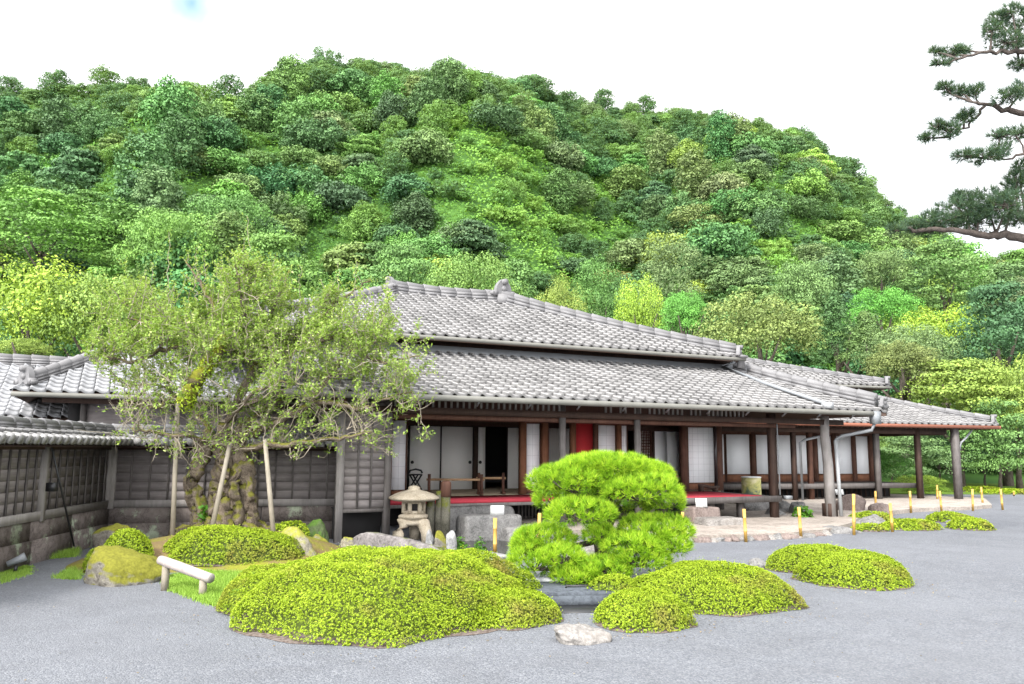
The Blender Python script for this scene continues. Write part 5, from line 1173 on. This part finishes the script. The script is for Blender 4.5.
# fallen leaves and light chips on the gravel
g = rng(470); k = 420; P = np.stack([g.uniform(-5, 7, k), g.uniform(5.2, 13, k), np.full(k, .006)], -1)
k2 = 500; cx = g.integers(0, 4, k2); cen = np.array([(-1.27, 8.52, 1.85), (1.25, 7.82, .62), (2.14, 8.95, 1.1), (4.3, 10.3, .85)])[cx]; a = g.random(k2) * 6.28; rr = cen[:, 2] * (.98 + .22 * g.random(k2) ** 2)
P = np.concatenate([P, np.stack([cen[:, 0] + np.cos(a) * rr, cen[:, 1] + np.sin(a) * rr, np.full(k2, .006)], -1)])
b = MB(); leaf_quads(b, P, np.tile((0, 0, 1.0), (len(P), 1)), .020, g, 0, None, .5, .25, .08)
M['dead_leaf'] = m_leaf('dead_leaf', [(0.0, (0.10, 0.06, 0.03)), (0.5, (0.22, 0.15, 0.07)), (1.0, (0.36, 0.30, 0.20))], 0.1)
tag(b.build('fallen_leaves', M['dead_leaf']), kind='stuff')

# ------------------------------------------------------------------ tree crowns (unit radius, base at z = 0), shared by the trees of the hill and its foot
def crown(kind, seed, nclump=60, per=85, leaf=.075):
    g = rng(seed); b = MB(); C, Rr = [], []
    if kind == 'dome':
        k1 = nclump // 3; q = sphere_pts(g, nclump * 4); q = q[q[:, 2] > -.35]; a, c2 = q[:k1], q[k1:k1 + nclump]
        C = np.concatenate([a * (.45 + .45 * g.random(len(a)))[:, None], c2 * (.72 + .36 * g.random(len(c2)))[:, None]]) * (1 + .15 * g.normal(), 1 + .15 * g.normal(), .70) + (0, 0, .60)
        Rr = np.concatenate([.26 + .20 * g.random(len(a)), .11 + .13 * g.random(len(c2))])
    elif kind == 'tall':
        q = sphere_pts(g, nclump); C = q * (.62 + .26 * g.random(len(q)))[:, None] * (.8, .8, 1.25) + (0, 0, 1.15); Rr = .18 + .14 * g.random(len(q))
    elif kind == 'layer':
        k = nclump; z = g.integers(0, 5, k); rad = np.array([.85, 1.0, .85, .62, .3])[z]; an = g.random(k) * 6.28; rr = rad * np.sqrt(.25 + .75 * g.random(k))
        C = np.stack([np.cos(an) * rr, np.sin(an) * rr, .25 + z * .27 + .05 * g.normal(size=k)], -1); Rr = .20 + .12 * g.random(k)
    elif kind == 'cone':
        k = int(nclump * 1.3); t = g.random(k) ** .8; an = g.random(k) * 6.28; rr = (1 - t) * .85 * (.55 + .45 * g.random(k)); C = np.stack([np.cos(an) * rr, np.sin(an) * rr, .2 + t * 2.2], -1); Rr = .14 + .12 * (1 - t)
    elif kind == 'plume':      # bamboo or willow-like: many upright drooping plumes
        k = nclump; an = g.random(k) * 6.28; rr = np.sqrt(g.random(k)) * .9; C = np.stack([np.cos(an) * rr, np.sin(an) * rr, .3 + 1.25 * g.random(k) * (1.1 - .6 * rr)], -1); Rr = .14 + .10 * g.random(k)
    C, Rr = np.array(C), np.array(Rr)
    flat = {'dome': .72, 'tall': .9, 'layer': .42, 'cone': .7, 'plume': 1.7}[kind]
    for c, r in zip(C, Rr):
        k = int(per * (r / .26) ** 1.4) + 8; q = sphere_pts(g, k); q[:, 2] = np.where(g.random(k) < .7, np.abs(q[:, 2]), q[:, 2]); P = c + q * (r * (.72 + .34 * g.random(k)))[:, None] * (1, 1, flat)
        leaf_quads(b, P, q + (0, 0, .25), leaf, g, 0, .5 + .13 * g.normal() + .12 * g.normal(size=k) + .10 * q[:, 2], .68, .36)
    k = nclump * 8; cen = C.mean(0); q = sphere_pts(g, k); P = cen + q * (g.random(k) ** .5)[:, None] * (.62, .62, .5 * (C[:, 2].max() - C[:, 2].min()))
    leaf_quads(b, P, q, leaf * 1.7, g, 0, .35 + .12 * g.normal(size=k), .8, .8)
    return b
MESH = {}
def crown_mesh(key, *a, **k):
    if key not in MESH:
        o = crown(*a, **k).build('crown', M['tree_leaf']); MESH[key] = o.data; bpy.data.objects.remove(o)
    return MESH[key]
def trunk_mesh(key, seed):
    if key not in MESH:
        g = rng(seed); b = MB(); P = np.array([(0, 0, -.1), (.01, .02, .3), (.04, -.01, .6), (.02, .03, .85), (0, 0, 1.15)]); b.tube(P, [.075, .055, .048, .04, .02], 9, rough=.1, g=g)
        for _ in range(7):
            z = .55 + .45 * g.random(); a = g.random() * 6.28; d = np.array([math.cos(a) * .35, math.sin(a) * .35, .25]); b.tube([(0.03, 0, z), d * .5 + (0.03, 0, z), d + (0, 0, z + .05)], [.03, .02, .008], 6)
        o = b.build('trunk', M['bark']); MESH[key] = o.data; bpy.data.objects.remove(o)
    return MESH[key]

PAL = {'dark': (0.0854, 0.1751, 0.0627), 'deep': (0.0659, 0.1446, 0.0608), 'mid': (0.1281, 0.2316, 0.0684), 'fresh': (0.1562, 0.2881, 0.0665), 'yellow': (0.2257, 0.3277, 0.0665), 'grey': (0.1464, 0.226, 0.0855), 'olive': (0.1769, 0.226, 0.0712), 'bright': (0.122, 0.3051, 0.057), 'lime': (0.3172, 0.4407, 0.057)}

# ------------------------------------------------------------------ hillside
g = rng(501)
def elev_px(X, Y, Z):
    z = Z - EYE; f = Y * _c + z * _s; u = -Y * _s + z * _c; a, b_ = X / f, u / f
    return 512 + F_PX * (a * math.cos(ROLL) + b_ * math.sin(ROLL)), 342 - F_PX * (-a * math.sin(ROLL) + b_ * math.cos(ROLL))
def open_slope(x, y):
    """parts of the hillside where vines cover the ground and few trees stand"""
    d1 = ((x - 505 - (y - 190) * .45) / 48) ** 2 + ((y - 195) / 85) ** 2
    d2 = ((x - 770 - (y - 250) * .9) / 34) ** 2 + ((y - 250) / 30) ** 2
    d3 = ((x - 600) / 26) ** 2 + ((y - 205) / 30) ** 2
    return min(d1, d2, d3)
cand = []
for Y in np.arange(48, 172, 3.8):
    for X in np.arange(-.80 * Y - 4, .80 * Y + 4, 4.0):
        x, y = X + g.normal() * 1.3, Y + g.normal() * 1.2
        if y > hill_yr(x / y) + 7: continue
        z = float(hill_z(np.array([[x]]), np.array([[y]]))[0, 0]); px_, py_ = elev_px(x, y, z + 2)
        if px_ < -25 or px_ > 1050: continue
        o_ = open_slope(px_, py_)
        if o_ < 1 and g.random() > .10 + .4 * o_ ** 2: continue
        r = (2.2 + 1.6 * g.random() ** 1.6) * (1.0 if o_ > 1 else .7) * (.85 if y > hill_yr(x / y) - 14 else 1)
        cand.append((r / y, x, y, z, r, px_, py_))
cand.sort(key=lambda t: -t[0])
print('hill trees', len(cand))
KINDS = [('dome', 0), ('dome', 1), ('dome', 2), ('tall', 3), ('layer', 4), ('layer', 5), ('dome', 6), ('tall', 7), ('plume', 8)]
for kd, i in KINDS: crown_mesh(('hill', i), kd, 520 + i)
DESC = {'dark': 'dark green', 'deep': 'very dark green', 'mid': 'mid green', 'fresh': 'fresh green', 'yellow': 'yellowish green', 'grey': 'greyish green', 'olive': 'olive green'}
SHAPE = {'dome': 'rounded', 'tall': 'tall oval', 'layer': 'spreading layered', 'plume': 'feathery'}
def where(x, y):
    col = ('far left spur', 'left spur', 'saddle slope', 'slope under the summit', 'summit flank', 'slope by the vine gully', 'slope right of the vines', 'long right slope', 'lower right slope', 'far right slope')[int(np.clip(x / 103, 0, 9))]
    top = np.interp((x - 512) / 800, SA, SE); row = (HOR - y) / 800 / max(top, .05)
    return ('at the foot of the ' if row < .42 else 'low on the ' if row < .58 else 'halfway up the ' if row < .74 else 'high on the ' if row < .90 else 'on the skyline of the ') + col
def pick(g, y):
    return g.choice(['dark', 'deep', 'mid', 'fresh', 'yellow', 'grey', 'olive'], p=[.26, .14, .26, .13, .07, .11, .03])
rest = MB(); seen = {}
for n_, (_r, x, y, z, r, px_, py_) in enumerate(cand):
    kd, i = KINDS[g.integers(0, len(KINDS))]; cn = pick(g, py_); cn = 'mid' if cn == 'yellow' and py_ < 135 else cn; base = np.array(PAL[cn]) * (.85 + .35 * g.random(3) * (1, 1, .8)); rz = g.random() * 6.28; hz = .72 + .35 * g.random()
    if n_ < 300:
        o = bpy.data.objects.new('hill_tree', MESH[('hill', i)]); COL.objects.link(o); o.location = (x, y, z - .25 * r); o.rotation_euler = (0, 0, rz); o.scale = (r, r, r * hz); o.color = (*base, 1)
        tag(o, f'{SHAPE[kd]} {DESC[cn]} tree {where(px_, py_)}', 'tree', 'trees on the wooded hillside')
    else:
        me = MESH[('hill', i)]
        if i not in seen:
            V = np.zeros(len(me.vertices) * 3, np.float32); me.vertices.foreach_get('co', V); T__ = np.zeros(len(me.polygons), np.float32); me.attributes['tint'].data.foreach_get('value', T__); seen[i] = (V.reshape(-1, 3), T__)
        V, T__ = seen[i]; c_, s__ = math.cos(rz), math.sin(rz)
        P = np.stack([(V[:, 0] * c_ - V[:, 1] * s__) * r + x, (V[:, 0] * s__ + V[:, 1] * c_) * r + y, V[:, 2] * r * hz + z - .25 * r], -1)
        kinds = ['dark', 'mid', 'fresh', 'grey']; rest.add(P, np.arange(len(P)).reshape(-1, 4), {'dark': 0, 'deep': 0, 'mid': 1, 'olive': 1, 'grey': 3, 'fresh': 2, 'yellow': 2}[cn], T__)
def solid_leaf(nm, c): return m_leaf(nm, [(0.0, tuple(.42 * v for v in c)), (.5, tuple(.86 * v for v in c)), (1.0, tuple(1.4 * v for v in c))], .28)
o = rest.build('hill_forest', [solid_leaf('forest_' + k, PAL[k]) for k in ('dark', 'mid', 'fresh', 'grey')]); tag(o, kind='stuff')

# low bushes and vine-smothered humps that close the canopy between the trees
bk = crown('dome', 590, 16, 34, .13); BV, BF = np.concatenate(bk.v), np.concatenate(bk.t)
gb = rng(591); bush = MB(); nb = 0
for Y in np.arange(47, 158, 2.3):
    for X in np.arange(-.76 * Y, .76 * Y, 2.6):
        x, y = X + gb.normal() * .9, Y + gb.normal() * .8
        if y > hill_yr(x / y) + 3: continue
        z = float(hill_z(np.array([[x]]), np.array([[y]]))[0, 0]); qx_, qy_ = elev_px(x, y, z + 1)
        op_ = open_slope(qx_, qy_)
        if op_ > 1.15 and gb.random() > .72: continue
        r = .75 + .85 * gb.random() ** 1.4; a = gb.random() * 6.28; c_, s__ = math.cos(a), math.sin(a); nb += 1
        P = np.stack([(BV[:, 0] * c_ - BV[:, 1] * s__) * r * 1.15 + x, (BV[:, 0] * s__ + BV[:, 1] * c_) * r * 1.15 + y, BV[:, 2] * r * (.75 + .5 * gb.random()) + z - .2 * r], -1)
        bush.add(P, np.arange(len(P)).reshape(-1, 4), (gb.integers(0, 3) if op_ < 1.15 else gb.integers(2, 5)), np.clip(BF + .08 * gb.normal(), 0, 1))
print('bushes', nb, 'quads', bush.n // 4)
o = bush.build('hill_bushes', [solid_leaf('bush_' + str(i), c) for i, c in enumerate(((.16, .32, .055), (.20, .35, .065), (.13, .27, .06), (.085, .18, .065), (.11, .22, .07)))]); tag(o, kind='stuff')

# vines and low growth over the hillside
k = 260000; Yv = 46 + (150 - 46) * g.random(k) ** .8; Av = (g.random(k) * 2 - 1) * .74; Xv = Av * Yv
keep = Yv < hill_yr(Av) + 6; Xv, Yv = Xv[keep], Yv[keep]; Zv = hill_z(Xv[:, None], Yv[:, None])[:, 0]
P = np.stack([Xv, Yv, Zv], -1); l = lump(P, 88, .55, 3); P[:, 2] += .50 + .38 * l + .4 * g.random(len(P)) * (l > .2)
qx, qy = elev_px(P[:, 0], P[:, 1], P[:, 2]); vine = np.clip(1.6 - np.minimum(np.minimum(((qx - 505 - (qy - 190) * .45) / 48) ** 2 + ((qy - 195) / 85) ** 2, ((qx - 770 - (qy - 250) * .9) / 34) ** 2 + ((qy - 250) / 30) ** 2), ((qx - 600) / 26) ** 2 + ((qy - 205) / 30) ** 2), 0, 1)   # the vine-covered gullies are a fresher green
b = MB(); leaf_quads(b, P, np.tile((0, -.5, 1.0), (len(P), 1)), .30, g, 0, .16 + .46 * vine + .20 * l + .09 * g.normal(size=len(P)), .75, .5)
tag(b.build('hill_undergrowth', M['cover']), kind='stuff')

# ------------------------------------------------------------------ trees and shrubs at the foot of the hill, one by one
def bgtree(label, xc, yt, yb, wpx, Y, kind, col, seed, name='garden_tree', trunk=True, cat='tree', dense=1.0, zg=None):
    key = (kind, seed % 3, 'near'); me = crown_mesh(key, kind, 600 + seed % 3, int(95 * dense), 105, .042)
    V = np.zeros(len(me.vertices) * 3, np.float32); me.vertices.foreach_get('co', V); zmax = V.reshape(-1, 3)[:, 2].max()
    r = wpx / 2 * Y / 800; c = W(xc, yb, Y); top = W(xc, yt, Y)[2]; z0 = max(0.0, float(hill_z(np.array([[c[0]]]), np.array([[Y]]))[0, 0])) if zg is None else zg
    if Y < 42: z0 = 0.0
    cb = max(c[2], z0 + .05) if trunk else max(c[2], z0)
    t = thing(name, label, cat, (c[0], Y, z0))
    o = bpy.data.objects.new('crown', me); COL.objects.link(o); o.parent = t; o.location = (0, 0, cb - z0); o.scale = (r / 1.05, r / 1.05, (top - cb) / zmax); o.rotation_euler = (0, 0, seed * 1.7)
    cc = np.array(PAL[col]) * (.92 + .16 * rng(seed).random(3)); o.color = (*cc, 1)
    if trunk:
        k = bpy.data.objects.new('trunk', trunk_mesh('trunk%d' % (seed % 2), seed % 2)); COL.objects.link(k); k.parent = t; h = max(.6, (cb - z0 + (top - cb) * .30) / 1.15); k.scale = (h * .9 if h < 4 else 3.6, h * .9 if h < 4 else 3.6, h)
    return t
B = bgtree
B('broad spreading light green tree at the far left edge below the hill', 38, 190, 262, 150, 62, 'layer', 'fresh', 1)
B('feathery yellow-green tree mass rising over the low roofs at the far left', 25, 248, 362, 150, 36, 'plume', 'lime', 2)
B('loose yellow-green tree just behind the small house, left of the old tree', 90, 268, 372, 110, 37, 'dome', 'yellow', 3)
B('pale green bush above the shed roof at the far left', 22, 338, 362, 60, 33, 'dome', 'yellow', 4, cat='bush')
B('rounded mid green tree above the crown of the old tree, left', 165, 205, 290, 95, 58, 'dome', 'fresh', 5)
B('wide pale green tree above the old tree, towards the main ridge', 270, 232, 330, 130, 54, 'layer', 'fresh', 6)
B('mid green layered tree just left of the main roof ridge', 400, 243, 330, 110, 50, 'layer', 'mid', 7)
B('broad dark green tree above the middle of the old tree', 230, 190, 262, 80, 66, 'dome', 'mid', 8)
B('light green rounded tree behind the main ridge ornament', 470, 252, 330, 90, 48, 'dome', 'fresh', 9)
B('yellow-green bamboo clump behind the long roof hip, left one', 560, 270, 340, 60, 46, 'plume', 'yellow', 10)
B('tall yellowish bamboo clump right of the ridge ornament', 640, 272, 350, 56, 47, 'plume', 'lime', 11)
B('mid green tree between the two bamboo clumps behind the roof', 600, 255, 345, 76, 52, 'tall', 'mid', 12)
B('vivid green round tree just above the long hip of the main roof', 684, 290, 345, 54, 43, 'dome', 'bright', 13)
B('grey-green airy tree standing behind the vivid round tree', 672, 232, 330, 84, 56, 'tall', 'grey', 14)
B('olive tree with pale tips above the lower end of the hip', 760, 292, 372, 112, 42, 'dome', 'olive', 15)
B('dark cone-shaped conifer behind the wing roof', 838, 290, 368, 74, 44, 'cone', 'dark', 16)
B('second conifer, wider and paler, right of the dark cone-shaped one', 868, 308, 376, 80, 42, 'cone', 'mid', 17)
B('bright green round tree high above the conifers', 882, 285, 335, 66, 55, 'dome', 'bright', 18)
B('dark round tree between the bright one and the conifers', 805, 258, 330, 70, 60, 'dome', 'grey', 19)
B('lime green upright bamboo-like tree in the right background', 942, 300, 362, 92, 46, 'plume', 'lime', 20)
B('grey-green rounded tree in front of the lime bamboo', 906, 322, 384, 86, 40, 'dome', 'grey', 21)
B('large pale green camphor-like tree on the right skyline', 945, 240, 312, 110, 68, 'layer', 'mid', 22)
B('grey round-topped tree left of the large camphor-like one', 882, 246, 300, 60, 70, 'dome', 'grey', 23)
B('dark pine with flat layers at the right edge above the lawn', 1000, 282, 372, 116, 40, 'layer', 'deep', 24)
B('brownish green clipped-looking tree above the wing eave', 902, 340, 392, 74, 37, 'dome', 'olive', 25)
B('wide yellow-olive tree behind the right end of the wing roof', 958, 358, 432, 130, 36, 'layer', 'yellow', 26)
B('green maple-like tree at the far right edge behind the lawn', 1018, 352, 462, 92, 36, 'dome', 'yellow', 27)
B('blue-green low pine below the right maple-like tree', 1000, 398, 478, 96, 34, 'layer', 'mid', 28)
B('pale grey-green tree seen under the wing eave between the posts', 918, 425, 482, 90, 34.5, 'layer', 'grey', 29)
B('dark green tree filling the gap right of the wing corner post', 985, 412, 484, 110, 40, 'dome', 'deep', 30)
B('mid green tree seen under the eave just right of the last paper screen', 892, 420, 484, 70, 39, 'dome', 'fresh', 31)
B('dark evergreen deep behind the posts of the wing', 940, 405, 480, 100, 44, 'dome', 'deep', 32)
B('bright yellow-green round bush beyond the wing veranda', 920, 474, 489, 40, 31.5, 'dome', 'lime', 33, name='round_bush', trunk=False, cat='bush')
B('bright yellow-green low bush on the lawn between the wing posts', 928, 484, 495, 42, 29.5, 'dome', 'lime', 34, name='round_bush', trunk=False, cat='bush')
B('vivid green bush right beside the wing end wall', 884, 448, 486, 44, 30, 'dome', 'bright', 35, name='round_bush', trunk=False, cat='bush')
farmound('long clipped green hedge on the far lawn right of the wing post', 964, 1012, 492.5, 487, 231, .5, .06)
farmound('lower clipped hedge at the right edge of the far lawn', 990, 1050, 494.5, 489.5, 232, .5, .06)
